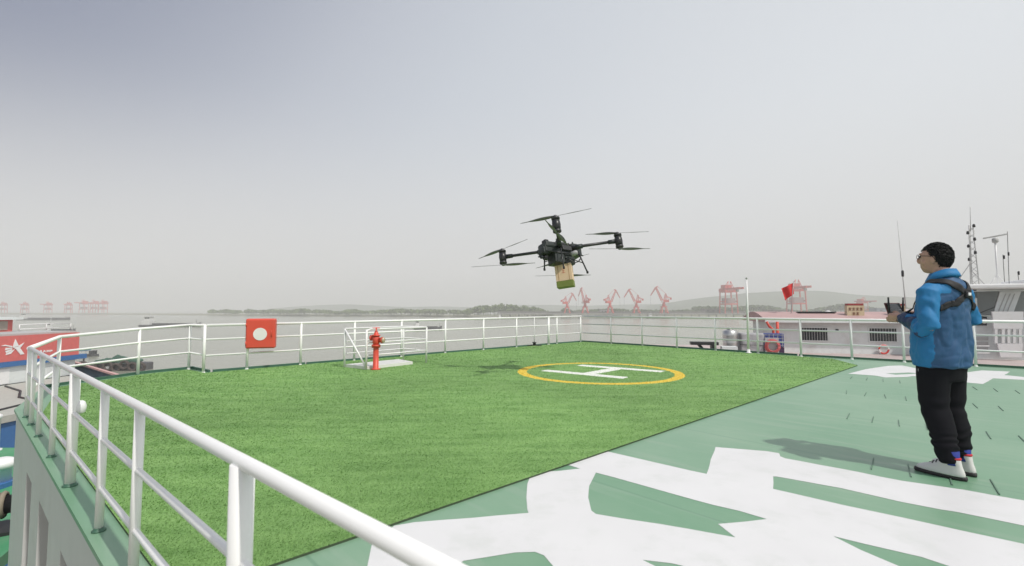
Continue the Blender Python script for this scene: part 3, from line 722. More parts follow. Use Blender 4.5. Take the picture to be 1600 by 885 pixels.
for k, u in enumerate((-60, 6, 40, 76, 108, 132, 148, 162, 1347)):
    g_ = ['faint pink gantry crane at the far left edge of the haze', 'faint pink crane above the roof of the red floating station', 'faint crane in the haze above the white star emblem', 'faint crane in the haze left of the second white ship',
         'faint crane in the haze above the far left treeline', 'faint tall crane, first of the close trio on the left horizon', 'faint tall crane in the middle of the trio on the left horizon', 'faint tall crane, last of the trio on the left horizon', 'small faint red crane above the beige signboard'][k]
    gantry(g_, at_shore(u, 960 if u < 800 else 620, WATER_Z + 3), random.uniform(-.5, .5), .62 if u < 120 else (.72 if u < 800 else .62))

# barges and boats on the river
m_hull = M('barge_hull', (0.075, 0.075, 0.08), 0.7, var=0.25, scale=.3)
m_cabin = M('barge_white', (0.66, 0.66, 0.65), 0.6, var=0.06)
def barge(label, loc, rz, L=34.0, s_=1.0, stern=1):
    b_ = thing('cargo_barge', label, 'barge', loc, rz, group='barges on the river')
    mb = MB(); n = 12; w_ = L * .085
    ring = []
    for i in range(n + 1):
        x = -L / 2 + L * i / n; f = i / n; wf = w_ * (1 if f < .82 else math.sqrt(max(0.02, 1 - ((f - .82) / .18) ** 2))); hgt = 1.3 + (1.4 * ((f - .8) / .2) ** 2 if f > .8 else 0)
        ring.append([(x, -wf, -.8), (x, -wf, hgt), (x, wf, hgt), (x, wf, -.8)])
    vs = [p for r_ in ring for p in r_]; fs = []
    for i in range(n):
        for j in range(3): a_ = i * 4 + j; fs.append((a_, a_ + 4, a_ + 5, a_ + 1))
    fs += [(0, 1, 2, 3), tuple(n * 4 + j for j in (3, 2, 1, 0))]
    mb.add(vs, fs).build('hull', m_hull, b_)
    MB().box((L * .02, 0, 1.75), (L * .62, w_ * 1.5, .9)).build('hold_coaming', m_hull, b_)
    ca = MB(); ca.box((-L * .4, 0, 2.7), (L * .13, w_ * 1.5, 2.8)); ca.build('deckhouse', m_cabin, b_)
    wh_ = MB().box((-L * .385, 0, 5.1), (L * .09, w_ * 1.2, 2.0)).build('wheelhouse', m_cabin, b_)
    MB().box((-L * .39, 0, 6.2), (L * .12, w_ * 1.5, .2)).build('roof', m_cabin, wh_)
    for sx in range(3): MB().box((-L * .385 + (sx - 1) * L * .028, -w_ * .6 - .02, 5.3), (L * .02, .06, .9)).build('window', m_glass, wh_)
    MB().tube([(-L * .36, 0, 6.3), (-L * .36, 0, 9.5)], .1, 5).build('mast', m_cabin, b_)
    MB().tube([(L * .42, 0, 2), (L * .42, 0, 4.6)], .1, 5).build('bow_mast', m_hull, b_)
    b_.scale = (s_,) * 3; return b_
def onw(u, v): p = G(u, v, WATER_Z); return p
barge('long dark cargo barge with a white wheelhouse on the river at left', onw(268, 511), .08, 34, .98)
barge('dark loaded barge seen through the hatch guard rail', onw(669, 515), .35, 20, .72)
barge('far grey barge with white deckhouse off the left shore', onw(70, 500.5), .05, 44, 1.05)
barge('distant dark barge below the pale green trees', onw(770, 499), pi + .1, 24, .8)
barge('small dark barge right above the red emblem panel', onw(95, 520), .1, 17, .7)
barge('pale boat moored at the wharf under the right harbour crane', onw(1030, 498), .05, 30, .9)
#=MOORED=
# ================================================================== MOORED BOAT ON THE RIGHT
m_bwall = M('cabin_white', (0.69, 0.725, 0.72), 0.55, var=0.04, dirt=(.45, .42, .38), dirt_amt=.5, dscale=.9)
m_oxide = M('deck_oxide', (0.47, 0.40, 0.385), 0.7, var=0.15, scale=1.5, dirt=(.55, .38, .34), dirt_amt=.6)
m_broof = M('roof_oxide', (0.44, 0.30, 0.29), 0.7, var=0.1, scale=1.0)
BO = Vector((13.9, 25.3, -1.02)); bang = math.atan2(-2.2, 9.5)    # left end of the cabin wall, boat heading
boat = thing('moored_boat', 'long white moored boat with red roof and barred windows behind the right railing', 'boat', BO, bang)
MB().prism([(-9, -4.6), (22, -4.6), (24, -2), (24, 4.5), (-9, 4.5)], -0.3, 0.0).build('deck', m_oxide, boat)
MB().prism([(-8.9, -4.5), (21.9, -4.5), (23.9, -2), (23.9, 4.4), (-8.9, 4.4)], -8.6, -0.301).build('hull', m_oxide, boat)
MB().box((4.4, 2.0, .80), (8.8, 4.0, 1.6)).build('cabin', m_bwall, boat)
rf = MB(); n_ = 8
rv = []
for i in range(n_ + 1):
    y = -.45 + 4.9 * i / n_; rv.append((y, 1.72 + .42 * math.sin(pi * i / n_)))
vs = [(x, y, z) for x in (-.5, 9.6) for y, z in rv] + [(x, y, 1.61) for x in (-.5, 9.6) for y, z in rv]; k_ = n_ + 1; fs = []
for i in range(n_): fs.append((i, k_ + i, k_ + i + 1, i + 1)); fs.append((2*k_ + i, 2*k_ + i + 1, 3*k_ + i + 1, 3*k_ + i))
fs += [(0, 2*k_, 3*k_, k_), (n_, k_ + n_, 3*k_ + n_, 2*k_ + n_), tuple(range(k_)) + tuple(2*k_ + i for i in range(n_, -1, -1)), tuple(range(2*k_ - 1, k_ - 1, -1)) + tuple(3*k_ + i for i in range(k_))]
ro = rf.add(vs, fs).build('roof', m_broof, boat)
MB().box((4.55, -.465, 1.67), (10.12, .03, .17)).build('fascia', m_bwall, ro)
for x in (1.95, 5.05):
    wn_ = MB().box((x, -.012, .98), (1.2, .03, .66)).build('window', m_glass, boat)
    fr = MB()
    for dx in (-.62, .62): fr.box((x + dx, -.02, .98), (.05, .06, .74))
    for dz in (-.35, .35): fr.box((x, -.02, .98 + dz), (1.19, .06, .05))
    fr.build('frame', m_bwall, wn_)
    for i in range(9): MB().box((x - .5 + i * .125, -.045, .98), (.018, .018, .65)).build('bar', m_grey, wn_)
MB().box((3.0, -.03, 1.2), (.12, .06, .1)).build('wall_lamp', m_black, boat)
MB().tube([(7.3, -.06, .4), (7.3, -.06, 1.5)], .04, 8).build('drain_pipe', m_bwall, boat)
MB().box((8.3, -.02, .78), (.75, .04, 1.5)).build('door', m_grey, boat)
# life ring hung on the wall
lr = thing('life_ring', 'red and white life ring leaning on the boat cabin wall', 'life ring', (0, 0, 0)); lr.matrix_world = boat.matrix_basis @ Matrix.Translation((5.0, -.14, .06)) 
bm_ = Matrix.Translation(BO) @ Matrix.Rotation(bang, 4, 'Z')
lr.matrix_world = bm_ @ Matrix.Translation((5.0, -.16, .012)) @ Matrix.Scale(.58, 4)
m_lr = [M('ring_red', (.62, .06, .05), .5), M('ring_white', (.75, .74, .72), .5)]
rg = MB()
for s_ in range(8):
    rg.mi = 1 if s_ % 4 == 0 else 0
    rg.tube([(.36 * math.cos(a_), .02, .42 + .36 * math.sin(a_)) for a_ in [2 * pi * (s_ + j / 4) / 8 for j in range(5)]], .075, 8, cap=False)
rg.build('ring', m_lr, lr)
MB().tube([(.44 * math.cos(a_), .0, .42 + .44 * math.sin(a_)) for a_ in [2 * pi * j / 20 for j in range(21)]], .014, 5).build('grab_line', m_lr[1], lr)
# wheelhouse: a second boat lying at an angle beyond the cabin
def wp(u, v, y):                                     # survey point in boat coordinates
    d_ = ray(u, v); inv = bm_.inverted(); o_ = inv @ Vector((0, 0, CAMZ)); dd = inv.to_3x3() @ d_; t = (y - o_.y) / dd.y; return o_ + dd * t
TO = at_shore(1512, 22.0, -1.02); tang = R(-28)
tug = thing('pilot_boat', 'white pilot boat wheelhouse with radar and masts at the right edge', 'boat', TO, tang)
tm_ = Matrix.Translation(TO) @ Matrix.Rotation(tang, 4, 'Z')
def tq(u, v, y=0.0):
    d_ = ray(u, v); inv = tm_.inverted(); o_ = inv @ Vector((0, 0, CAMZ)); dd = inv.to_3x3() @ d_; t = (y - o_.y) / dd.y; return o_ + dd * t
def plate(pts, y0, y1, mb):                          # upright plate, pts (x, z) clockwise or not
    n_ = len(pts); vs = [(p[0], y0, p[1]) for p in pts] + [(p[0], y1, p[1]) for p in pts]
    fs = [tuple(range(n_)), tuple(range(2 * n_ - 1, n_ - 1, -1))] + [(i, n_ + i, n_ + (i + 1) % n_, (i + 1) % n_) for i in range(n_)]; mb.add(vs, fs)
def tp2(*uv, y=0.0): return [(tq(u, v, y).x, tq(u, v, y).z) for u, v in uv]
MB().prism([(-.6, -.9), (5.5, -.9), (6.5, 1.0), (5.5, 3.0), (-.6, 3.0)], -8.4, -0.012).build('hull', m_grey, tug)
RZ = tq(1560, 452, 0).z
zl = tq(1560, 512, 0.1).z
MB().box((2.4, 1.4, zl / 2), (4.6, 2.6, zl)).build('lower_house', m_bwall, tug)
up = MB()
plate(tp2((1518, 512), (1530, 512), (1528, 466), (1516, 466)), 0.1, .22, up)
plate(tp2((1530.2, 512), (1640, 512), (1640, 496.5), (1530.2, 496.5)), 0.1, .22, up)
plate(tp2((1528.2, 455), (1640, 455), (1640, 452.5), (1528, 452.5)), 0.1, .22, up)
plate(tp2((1552, 496), (1582, 496), (1597, 455.5), (1564, 455.5)), 0.08, .24, up)
up.box((.1, 1.5, RZ - .62), (.12, 2.4, 1.2)); up.box((2.4, 2.6, RZ - .62), (4.5, .12, 1.2)); up.box((4.6, 1.4, RZ - .62), (.12, 2.2, 1.2))
up.build('wheelhouse_wall', m_bwall, tug)
def pane(uv, y, name, mat): q = MB(); plate(tp2(*uv), y, y + .02, q); return q.build(name, mat, tug)
pane(((1529, 496), (1551, 496), (1563, 455.5), (1528.5, 455.5)), .15, 'window', m_pane)
pane(((1583, 496), (1638, 496), (1638, 455.5), (1598, 455.5)), .15, 'window', m_pane)
for k in range(3): pane(((1558 + 7 * k, 493), (1559.5 + 7 * k, 493), (1573.5 + 7 * k, 459), (1572 + 7 * k, 459)), .055, 'groove', m_grey)
MB().tube([(tq(1531, 490).x, .12, tq(1531, 490).z), (tq(1556, 480).x, .12, tq(1556, 480).z)], .012, 5).build('wiper', m_black, tug)
wr = MB(); wr.bbox((2.25, 1.2, RZ + .11), (5.6, 3.4, .22), .06); wr.build('wheelhouse_roof', m_white, tug)
wr = MB(); wr.bbox((3.4, 1.2, RZ + .32), (3.0, 2.4, .2), .08); wr.build('roof_housing', m_white, tug)
fa = MB()
plate(tp2((1556, 557), (1588, 557), (1590, 536), (1551, 536)), -.5, -.38, fa)
for a_ in (1549, 1560, 1568.5, 1577, 1586): plate(tp2((a_ - 2, 535.5), (a_ + 2.4, 535.5), (a_ + 2.4, 514), (a_ - 2, 514)), -.5, -.38, fa)
plate(tp2((1546, 513.5), (1590, 513.5), (1591, 487), (1543, 487)), -.5, -.38, fa)
fa.build('slotted_bulwark', m_white, tug)
pane(((1526, 509), (1543, 509), (1543, 495), (1526, 495)), .06, 'side_window', m_glass)
p_ = tq(1537, 502, .05); MB().lathe([(.08, 0), (.12, .03), (.08, .14), (.03, .16)], (p_.x, -.02, p_.z), 14, Matrix.Rotation(R(90), 3, 'X')).build('searchlight', m_white, tug)
for v_ in (552, 541): 
    p_ = tq(1505, v_, -.6); p2_ = tq(1546, v_, -.6); MB().tube([p_, p2_], .02, 6).build('handrail', m_white, tug)
for k in range(3): pane(((1519, 548 - k * 8), (1545, 548 - k * 8), (1545, 543 - k * 8), (1519, 543 - k * 8)), .06, 'louvre', m_grey)
# masts on the wheelhouse roof
zt = RZ + .21
mast = MB(); mx_ = tq(1521, 440, .8).x; h_ = tq(1521, 352, .8).z
for dx, dy in ((-.1, -.1), (.1, -.1), (0, .12)): mast.tube([(mx_ + dx * 1.5, .8 + dy * 1.5, zt), (mx_ + dx * .7, .8 + dy * .7, h_)], .022, 5)
for i in range(9):
    z = zt + (h_ - zt) * i / 9; mast.tube([(mx_ - .12, .7, z), (mx_ + .12, .7, z + .25)], .012, 4); mast.tube([(mx_ + .12, .7, z), (mx_, .95, z + .25)], .012, 4)
mast.tube([(mx_, .8, h_ - .3), (mx_ + .03, .8, tq(1523, 323, .8).z)], .014, 5); mast.tube([(mx_ - .75, .8, zt - .1), (mx_, .8, zt + 1.2)], .016, 4); mast.tube([(mx_ + .35, .6, zt), (mx_ - .1, .8, zt + .8)], .018, 4)
ms = mast.build('lattice_mast', m_grey, tug)
for i in range(6):
    z = h_ - .02 - i * .32; MB().lathe([(.04, 0), (.06, .03), (.05, .14), (.02, .16)], (mx_ + (-.13 if i % 2 else .1), .72, z - .1), 8).build('signal_lamp', m_black, ms)
rx_ = tq(1557, 410, .8).x; rz_ = tq(1557, 380, .8).z
rd = MB(); rd.tube([(rx_, .8, RZ + .2), (rx_, .8, rz_)], .035, 8)
for dx in (-.3, .3): rd.tube([(rx_ + dx, .8, RZ + .2), (rx_, .8, RZ + .7)], .018, 5)
rm = rd.build('radar_mast', m_white, tug)
MB().lathe([(.07, 0), (.12, .05), (.12, .2), (.07, .24)], (rx_, .8, rz_), 12).build('radar_gearbox', m_grey, rm)
MB().bbox((rx_, .8, rz_ + .32), (.85, .09, .07), .02, Matrix.Rotation(R(-10), 3, 'Y')).build('radar_scanner', m_grey, rm)
for u, v1, v2 in ((1576, 362, 400), (1569, 398, 405), (1592, 425, 430)):
    a_, b_ = tq(u, 430, .9), tq(u - 2, v1, .9); a_.z = RZ + .2; MB().tube([a_, b_], .012, 5).build('whip_antenna', m_black, tug)
    c_ = tq(u, v2, .9); MB().lathe([(.02, 0), (.035, .02), (.035, .16), (.015, .18)], c_, 8).build('antenna_coil', m_black, tug)
# whip antenna left of the man
a_, b_ = wp(1415, 462, 1.5), wp(1402, 345, 1.5); a_.z = 2.0
MB().tube([a_, a_.lerp(b_, .25), b_], [.03, .025, .01], 6).build('whip_antenna', m_grey, boat)
MB().lathe([(.05, 0), (.06, .05), (.06, .3), (.03, .34)], a_.lerp(b_, .4), 8).build('antenna_coil', m_black, boat)
MB().box((a_.x + .1, 1.5, 2.2), (.5, .2, .16)).build('antenna_base', m_white, boat)
# dome on the roof, vent slats
q = wp(1294, 490, 2.0); MB().lathe([(.16, 1.95), (.22, 2.1), (.22, 2.25), (.16, 2.4), (.05, 2.46)], (q.x, 2.0, q.z - 2.3), 14).build('satellite_dome', m_white, boat)
MB().box((q.x - .9, 1.2, 2.12), (1.8, .5, .06)).build('roof_plank', m_black, boat)
# signboards on the roof
def sign(u0, u1, v0, v1, label):
    a_, b_ = wp(u0, v1, .6), wp(u1, v0, .6); c_ = bm_ @ Vector(((a_.x + b_.x) / 2, .6, 0)); c_.z = BO.z + 1.9
    s_ = thing('roof_sign', label, 'signboard', c_, bang, group='beige signboards on the boat roof'); w_ = abs(b_.x - a_.x); h_ = b_.z - 1.9
    MB().box((0, 0, h_ / 2), (w_, .3, h_)).build('board', M('sign_beige', (.60, .50, .33), .6, var=.08, dirt=(.4, .27, .15), dirt_amt=.6), s_)
    MB().box((0, 0, h_ + .05), (w_ * .92, .32, .1)).build('cap', M('sign_cap', (.30, .04, .04), .6), s_)
    for r_ in range(2):
        for i in range(4):
            if r_ == 1 and i in (0, 3): continue
            x = -w_ * .33 + i * w_ * .22; z = h_ * (.68 - r_ * .42); g_ = MB(); ww = w_ * .15; hh_ = h_ * .24
            g_.box((x, -.16, z + hh_ * .4), (ww, .02, hh_ * .14)); g_.box((x, -.16, z - hh_ * .4), (ww, .02, hh_ * .14)); g_.box((x, -.162, z), (ww * .8, .02, hh_ * .14)); g_.box((x, -.158, z), (ww * .16, .02, hh_))
            g_.build('lettering', M('sign_brown', (.22, .08, .05), .6), s_)
sign(1322, 1348, 477.5, 497, 'beige signboard with brown characters and dark red cap on the boat roof')
sign(1393, 1412, 478, 497, 'small beige signboard on the boat roof hidden partly by the man')
# red flag on a leaning staff
fp = wp(1240, 442, 1.0); f0 = wp(1236, 492, 1.0); f0.z = 2.0
flag = thing('flag', 'red flag hanging from a thin staff above the boat roof', 'flag', bm_ @ f0, bang)
fl_top = fp - f0
MB().tube([(0, 0, 0), fl_top + Vector((0, 0, .1))], .02, 6).build('staff', m_grey, flag)
vs = []; fs = []; nx_, nz_ = 10, 8
for i in range(nx_ + 1):
    for j in range(nz_ + 1):
        a_ = i / nx_; b_ = j / nz_
        p = fl_top + Vector((-.60 * a_ + .12 * b_ * a_, .12 * math.sin(a_ * 9 + b_ * 2) * a_, -.62 * b_ * (1 - .25 * a_) - .52 * a_ * (.6 + .4 * b_)))
        vs.append(p)
for i in range(nx_):
    for j in range(nz_): a_ = i * (nz_ + 1) + j; fs.append((a_, a_ + nz_ + 1, a_ + nz_ + 2, a_ + 1))
fo = MB().add(vs, fs, True).build('cloth', M('flag_red', (.62, .03, .03), .75, var=.08), flag); so = fo.modifiers.new('s', 'SOLIDIFY'); so.thickness = .006

# ---- things on the boat's side deck
def onb(u, v, y):
    p = bm_ @ wp(u, v, y); return p
def bz(u, y): q = wp(u, 540, y); q.z = 0; return bm_ @ q
p = bz(1141, -2.6); k_ = 740 / p.y
tk = thing('steel_tank', 'shiny stainless steel water tank standing by the boat cabin', 'tank', p, bang)
r_ = 11.5 / k_ * .93; hgt = (CAMZ - (515 - 484) / k_) - p.z
MB().lathe([(r_ * .9, .04), (r_, .1), (r_, hgt * .2), (r_ * 1.02, hgt * .22), (r_, hgt * .24), (r_, hgt * .48), (r_ * 1.02, hgt * .5), (r_, hgt * .52), (r_, hgt * .76), (r_ * 1.02, hgt * .78), (r_, hgt * .8), (r_, hgt * .93), (r_ * .5, hgt)], n=24).build('shell', m_steel, tk)
MB().lathe([(r_ * .42, hgt), (r_ * .42, hgt + .08), (r_ * .1, hgt + .1)], n=16).build('lid', m_steel, tk)
for a_ in range(3): MB().box((r_ * .7 * math.cos(a_ * 2.1), r_ * .7 * math.sin(a_ * 2.1), .04), (.08, .08, .08)).build('foot', m_black, tk)
p = bz(1172, -2.2)
tp_ = thing('covered_crate', 'grey tarpaulin covered crate between steel tank and blue box', 'crate', p, bang); k_ = 740 / p.y
cw_ = 34 / k_; ch = (CAMZ - (520 - 484) / k_) - p.z
bm = MB(); bm.bbox((0, 0, ch / 2), (cw_, .8, ch), .08); mm_ = remeshed(bm, .05, 4)
for v in mm_.vertices: v.co += noise.noise_vector(v.co * 3.0) * .04
setattr_smooth(mm_); mobj('tarpaulin', mm_, M('tarp_grey', (.36, .36, .37), .7, var=.1, bump=.3, bscale=8), tp_)
MB().tube([(-cw_ / 2 - .02, -.43, ch * .5), (cw_ / 2 + .02, -.43, ch * .47)], .012, 5).build('rope', m_black, tp_)
MB().box((0, 0, .03), (cw_ * .9, .7, .06)).build('pallet', m_oxide, tp_)
p = bz(1206, -1.8); k_ = 740 / p.y
bx_ = thing('blue_box', 'dark blue ribbed box with white lines beside the boat cabin', 'box', p, bang)
bw = 29 / k_; bh = (CAMZ - (521 - 484) / k_) - p.z
m_blue = M('box_blue', (.03, .05, .22), .5, var=.12)
MB().bbox((0, 0, bh * .7), (bw, .6, bh * .6), .02).build('body', m_blue, bx_)
for i in range(5): MB().box((-bw * .42 + i * bw * .21, -.306, bh * .7), (.02, .012, bh * .56)).build('rib', m_grey, bx_)
for i in range(4): MB().box((0, -.304, bh * (.46 + i * .16)), (bw * .96, .01, .02)).build('rib', m_grey, bx_)
MB().bbox((0, 0, bh * .2), (bw * 1.02, .62, bh * .38), .03).build('base_bag', M('bag_dark', (.05, .02, .06), .8, var=.3), bx_)
rgp = bz(1207, -2.7)
hose = thing('hose_coil', 'coiled red hose lying in front of the blue box', 'hose', rgp, bang)
for i in range(3): MB().tube([((.32 - .04 * i) * math.cos(2 * pi * j / 24), -.03 * i, .5 + (.32 - .04 * i) * math.sin(2 * pi * j / 24)) for j in range(25)], .035, 7).build('loop', M('hose_red_%d' % i, (.5, .1, .1), .6), hose)
MB().box((0, .12, .45), (.6, .1, .9)).build('rack', m_grey, hose)
pp = bz(1213, -.9); k_ = 740 / pp.y
pipe = thing('vent_pipes', 'pair of bent red pipes rising behind the blue box', 'pipes', pp, bang)
ph_ = CAMZ - (503 - 484) / k_ - pp.z
MB().tube([(.08, 0, 0), (.08, 0, ph_)], .07, 8).build('pipe', m_red, pipe)
MB().tube([(-.12, 0, 0), (-.12, 0, ph_ * .75), (-.3, 0, ph_ * .85), (-.42, 0, ph_)], .06, 8).build('pipe', m_red, pipe)
# black bench frame behind the railing
p = bz(1100, -3.6); k_ = 740 / p.y
bn = thing('steel_bracket', 'black steel bracket bench jutting out behind the railing at right', 'bracket', p, bang)
bt = CAMZ - (534 - 484) / k_ - p.z; bw = 40 / k_
MB().box((0, 0, bt - .07), (bw, .5, .14)).build('beam', m_black, bn)
MB().tube([(-bw * .22, 0, bt - .1), (bw * .18, 0, 0.05)], .07, 4).build('diagonal', m_black, bn)
MB().box((bw * .3, 0, (bt - .14) / 2), (.14, .4, bt - .15)).build('post', m_black, bn)
MB().box((bw * .9, .05, (bt - .2) / 2), (bw * .55, .5, bt - .2)).build('pedestal', m_bwall, bn)
# flagpole at the rail
q = right_pt(1171) + Vector((.12, .16, 0)); q.z = 0; k_ = 740 / q.y
q2 = q - Vector((.24, .30, 0))
pole = thing('flagpole', 'bare white pole standing just inside the right railing', 'pole', q2)
ptop = CAMZ + (484 - 437) / (740 / q2.y)
MB().tube([(0, 0, 0), (0, 0, ptop * .6), (0, 0, ptop)], [.035, .03, .018], 10).build('shaft', m_white, pole)
MB().lathe([(.08, .017), (.08, .03), (.045, .04), (.04, .12)], n=12).build('base', m_white, pole)
MB().lathe([(.01, 0), (.03, .02), (.03, .05), (.005, .07)], (0, 0, ptop), 10).build('truck', m_grey, pole)
#=LEFTBOAT=
# ================================================================== FLOATING STATION ON THE LEFT
m_sred = M('panel_red', (0.62, 0.15, 0.14), 0.5, var=0.06)
m_sblue = M('band_blue', (0.05, 0.15, 0.36), 0.5, var=0.06)
m_yel = M('yellow_paint', (0.62, 0.42, 0.10), 0.5)
SX = -26.0
st = thing('floating_station', 'white floating station with a red fascia and blue band at far left', 'floating station', (SX, 20.4, -2.6))
MB().box((-3.0, 0, .45), (6.0, 16, .9)).build('wall', m_bwall, st)
MB().box((-3.0, .25, 1.03), (6.3, 16.7, .26)).build('blue_band', m_sblue, st)
MB().box((-3.0, 0, 1.82), (6.2, 16.2, 1.31)).build('fascia', m_sred, st)
MB().box((-3.0, 0, 2.53), (6.0, 16, .1)).build('roof', m_grey, st)
for y in (-5.5, -2.5, .5, 3.5): MB().box((.012, y, .42), (.03, 1.6, .78)).build('shutter', m_white, st)
for y in (-4, 2.2): MB().tube([(.2, y, -.05), (.2, y, 1.6)], .07, 8).build('pole', m_yel, st)
MB().prism([(-6, -8), (0, -8), (0, 8), (-6, 8)], -6.6, -.04).build('hull', m_grey, st)
# white star emblem and lettering on the fascia (faces +x)
def on_f(u, v):
    d_ = ray(u, v); t = (SX + .115) / d_.x; return Vector((0, 0, CAMZ)) + d_ * t - Vector((SX, 20.4, -2.6))
def emb(uvs, name):
    pts = [on_f(*p) for p in uvs]; n_ = len(pts); vs = [Vector((.102, p.y, p.z)) for p in pts] + [Vector((.125, p.y, p.z)) for p in pts]
    fs = [tuple(range(n_)), tuple(range(2 * n_ - 1, n_ - 1, -1))] + [(i, n_ + i, n_ + (i + 1) % n_, (i + 1) % n_) for i in range(n_)]
    bmx = bmesh.new(); bv = [bmx.verts.new(v) for v in vs]
    for f in fs: bmx.faces.new([bv[i] for i in f])
    bmesh.ops.recalc_face_normals(bmx, faces=bmx.faces); me_ = bpy.data.meshes.new(name); bmx.to_mesh(me_); bmx.free(); return mobj(name, me_, m_white, st)
emb([(24, 530), (29.5, 541), (20, 543)], 'emblem'); emb([(20, 543.5), (29.5, 541.5), (38, 553.5), (32, 554.5), (24.5, 545.5)], 'emblem')
emb([(1, 541), (8, 539), (19, 541), (19, 543), (9, 541)], 'emblem'); emb([(9, 544), (19, 543.5), (19, 545), (8, 547.5)], 'emblem')
emb([(8, 549), (19, 545.5), (18.5, 548), (9.5, 552)], 'emblem'); emb([(9, 555), (10, 552.5), (18.5, 548.5), (23, 546), (17, 553)], 'emblem'); emb([(29, 541), (38, 535.5), (31.5, 544)], 'emblem')
for (a_, b_) in ((62, 66), (67.5, 71.5)): emb([(a_, 551), ((a_ + b_) / 2 - .6, 547.4), ((a_ + b_) / 2 + .6, 547.3), (b_, 550.7), (b_ - 1.2, 550.8), ((a_ + b_) / 2, 548.8), (a_ + 1.2, 550.9)], 'letter')
emb([(73, 550.6), (73, 547.2), (74, 547.2), (75.2, 549), (76.4, 547.1), (77.3, 547.1), (77.3, 550.2), (76.4, 550.3), (76.4, 548.6), (75.2, 550), (74, 548.7), (74, 550.5)], 'letter')
emb([(78.6, 550.1), (78.6, 547), (81.5, 547), (82, 548), (81.5, 549), (79.6, 549), (79.6, 550)], 'letter')
# upper cabin behind the fascia
uc = thing('upper_cabin', 'grey roofed upper cabin with red side above the star emblem', 'cabin', (SX - 5, 25.5, -.05))
MB().box((0, 0, .35), (4.2, 4.0, .7)).build('wall', m_sred, uc)
MB().box((2.12, .8, .38), (.04, 1.8, .5)).build('window', M('beige_blind', (.36, .31, .27), .6), uc)
MB().box((0, 0, .78), (4.8, 4.6, .14)).build('roof', m_bwall, uc)
MB().box((-1.5, -.5, 1.05), (1.8, 2.0, .4)).build('roof_box', m_grey, uc)
for z in (.15, .42): MB().tube([(2.4, 2.1, z), (2.4, 5.3, z)], .025, 6).build('rail', m_white, uc)
for y in (2.1, 3.7, 5.3): MB().tube([(2.4, y, .04), (2.4, y, .42)], .025, 6).build('stanchion', m_white, uc)
# walkway pontoon, lower deck
m_pale = M('walkway', (0.42, 0.42, 0.38), 0.75, var=0.08)
pon = thing('walkway_pontoon', 'pale grey walkway pontoon with a dark cable below the red fascia', 'pontoon', (-21.2, 20, -2.62))
MB().prism([(-4.7, -6), (2.6, -6), (3.2, 5.5), (-4.7, 7.8)], -.25, 0).build('walkway', m_pale, pon)
MB().prism([(-4.6, -5.9), (2.5, -5.9), (3.1, 5.4), (-4.6, 7.7)], -6.5, -.251).build('float', m_sblue, pon)
MB().tube([(-4.2, 4, .02), (-2, 2.6, .02), (-.4, 1, .02), (1.2, .2, .02), (1.8, -2.5, .02), (.6, -5.0, .02)], .05, 6).build('cable', m_black, pon)
cc = MB()
for i in range(9): cc.tube([(-3 + i * .35, 4.6 - i * .3, .03), (-2.75 + i * .35, 4.4 - i * .3, .09), (-2.68 + i * .35, 4.33 - i * .3, .03)], .05, 5)
cc.build('chain', m_black, pon)
MB().box((-1.0, -6.08, -.06), (7.4, .14, .3)).build('blue_edge', m_sblue, pon)
m_lgreen = M('lower_deck_green', (0.07, 0.30, 0.14), 0.5, var=0.12, scale=1.0, dirt=(.2, .28, .2), dirt_amt=.6)
ld = MB().prism([(-26, 5.0), (-6.9, 5.0), (-8.4, 8.2), (-12.5, 13.95), (-26, 13.95)], -2.95, -2.75).build('lower_deck', m_lgreen); tag(ld, kind='structure')
for k, (x, y) in enumerate(((-15.4, 13.6), (-14.6, 13.6), (-13.8, 13.6), (-13.0, 13.6))):
    b_ = thing('mooring_post', ['white mooring post at the outer end of the lower deck', 'white mooring post, second from the outer end of the lower deck', 'white mooring post, third along the lower deck edge', 'white mooring post nearest the grey ship side'][k], 'post', (x, y, -2.75), group='white posts at the lower deck edge')
    MB().lathe([(.1, 0), (.1, .9), (.13, .92), (.13, 1.0), (.05, 1.05)], n=12).build('shaft', m_white, b_); MB().lathe([(.16, 0), (.16, .05)], n=12).build('base', m_white, b_)
vt = thing('vent_box', 'small white ventilator on the green lower deck', 'ventilator', (-11.6, 11.0, -2.75))
MB().lathe([(.16, 0), (.16, .4), (.28, .42), (.28, .55), (.1, .62)], n=14).build('cowl', m_white, vt); MB().box((0, 0, .05), (.5, .5, .1)).build('base', m_sblue, vt)
wn2 = thing('mooring_winch', 'dark mooring winch with rope on the green lower deck', 'winch', (-9.4, 8.7, -2.75), .6)
MB().lathe([(.32, -.4), (.32, -.36), (.16, -.35), (.16, .35), (.32, .36), (.32, .4)], (0, 0, .45), 16, Matrix.Rotation(R(90), 3, 'Y')).build('drum', m_black, wn2)
for x in (-.5, .5): MB().box((x, 0, .3), (.08, .5, .6)).build('cheek', m_black, wn2)
for i in range(6): MB().tube([(-.3 + .1 * i + .0 * j, .2 * math.cos(2 * pi * j / 14), .45 + .2 * math.sin(2 * pi * j / 14)) for j in range(15)], .045, 6).build('rope', M('rope_%d' % i, (.28, .24, .18), .9), wn2)
MB().box((0, 0, .03), (1.3, .7, .06)).build('base', m_black, wn2)
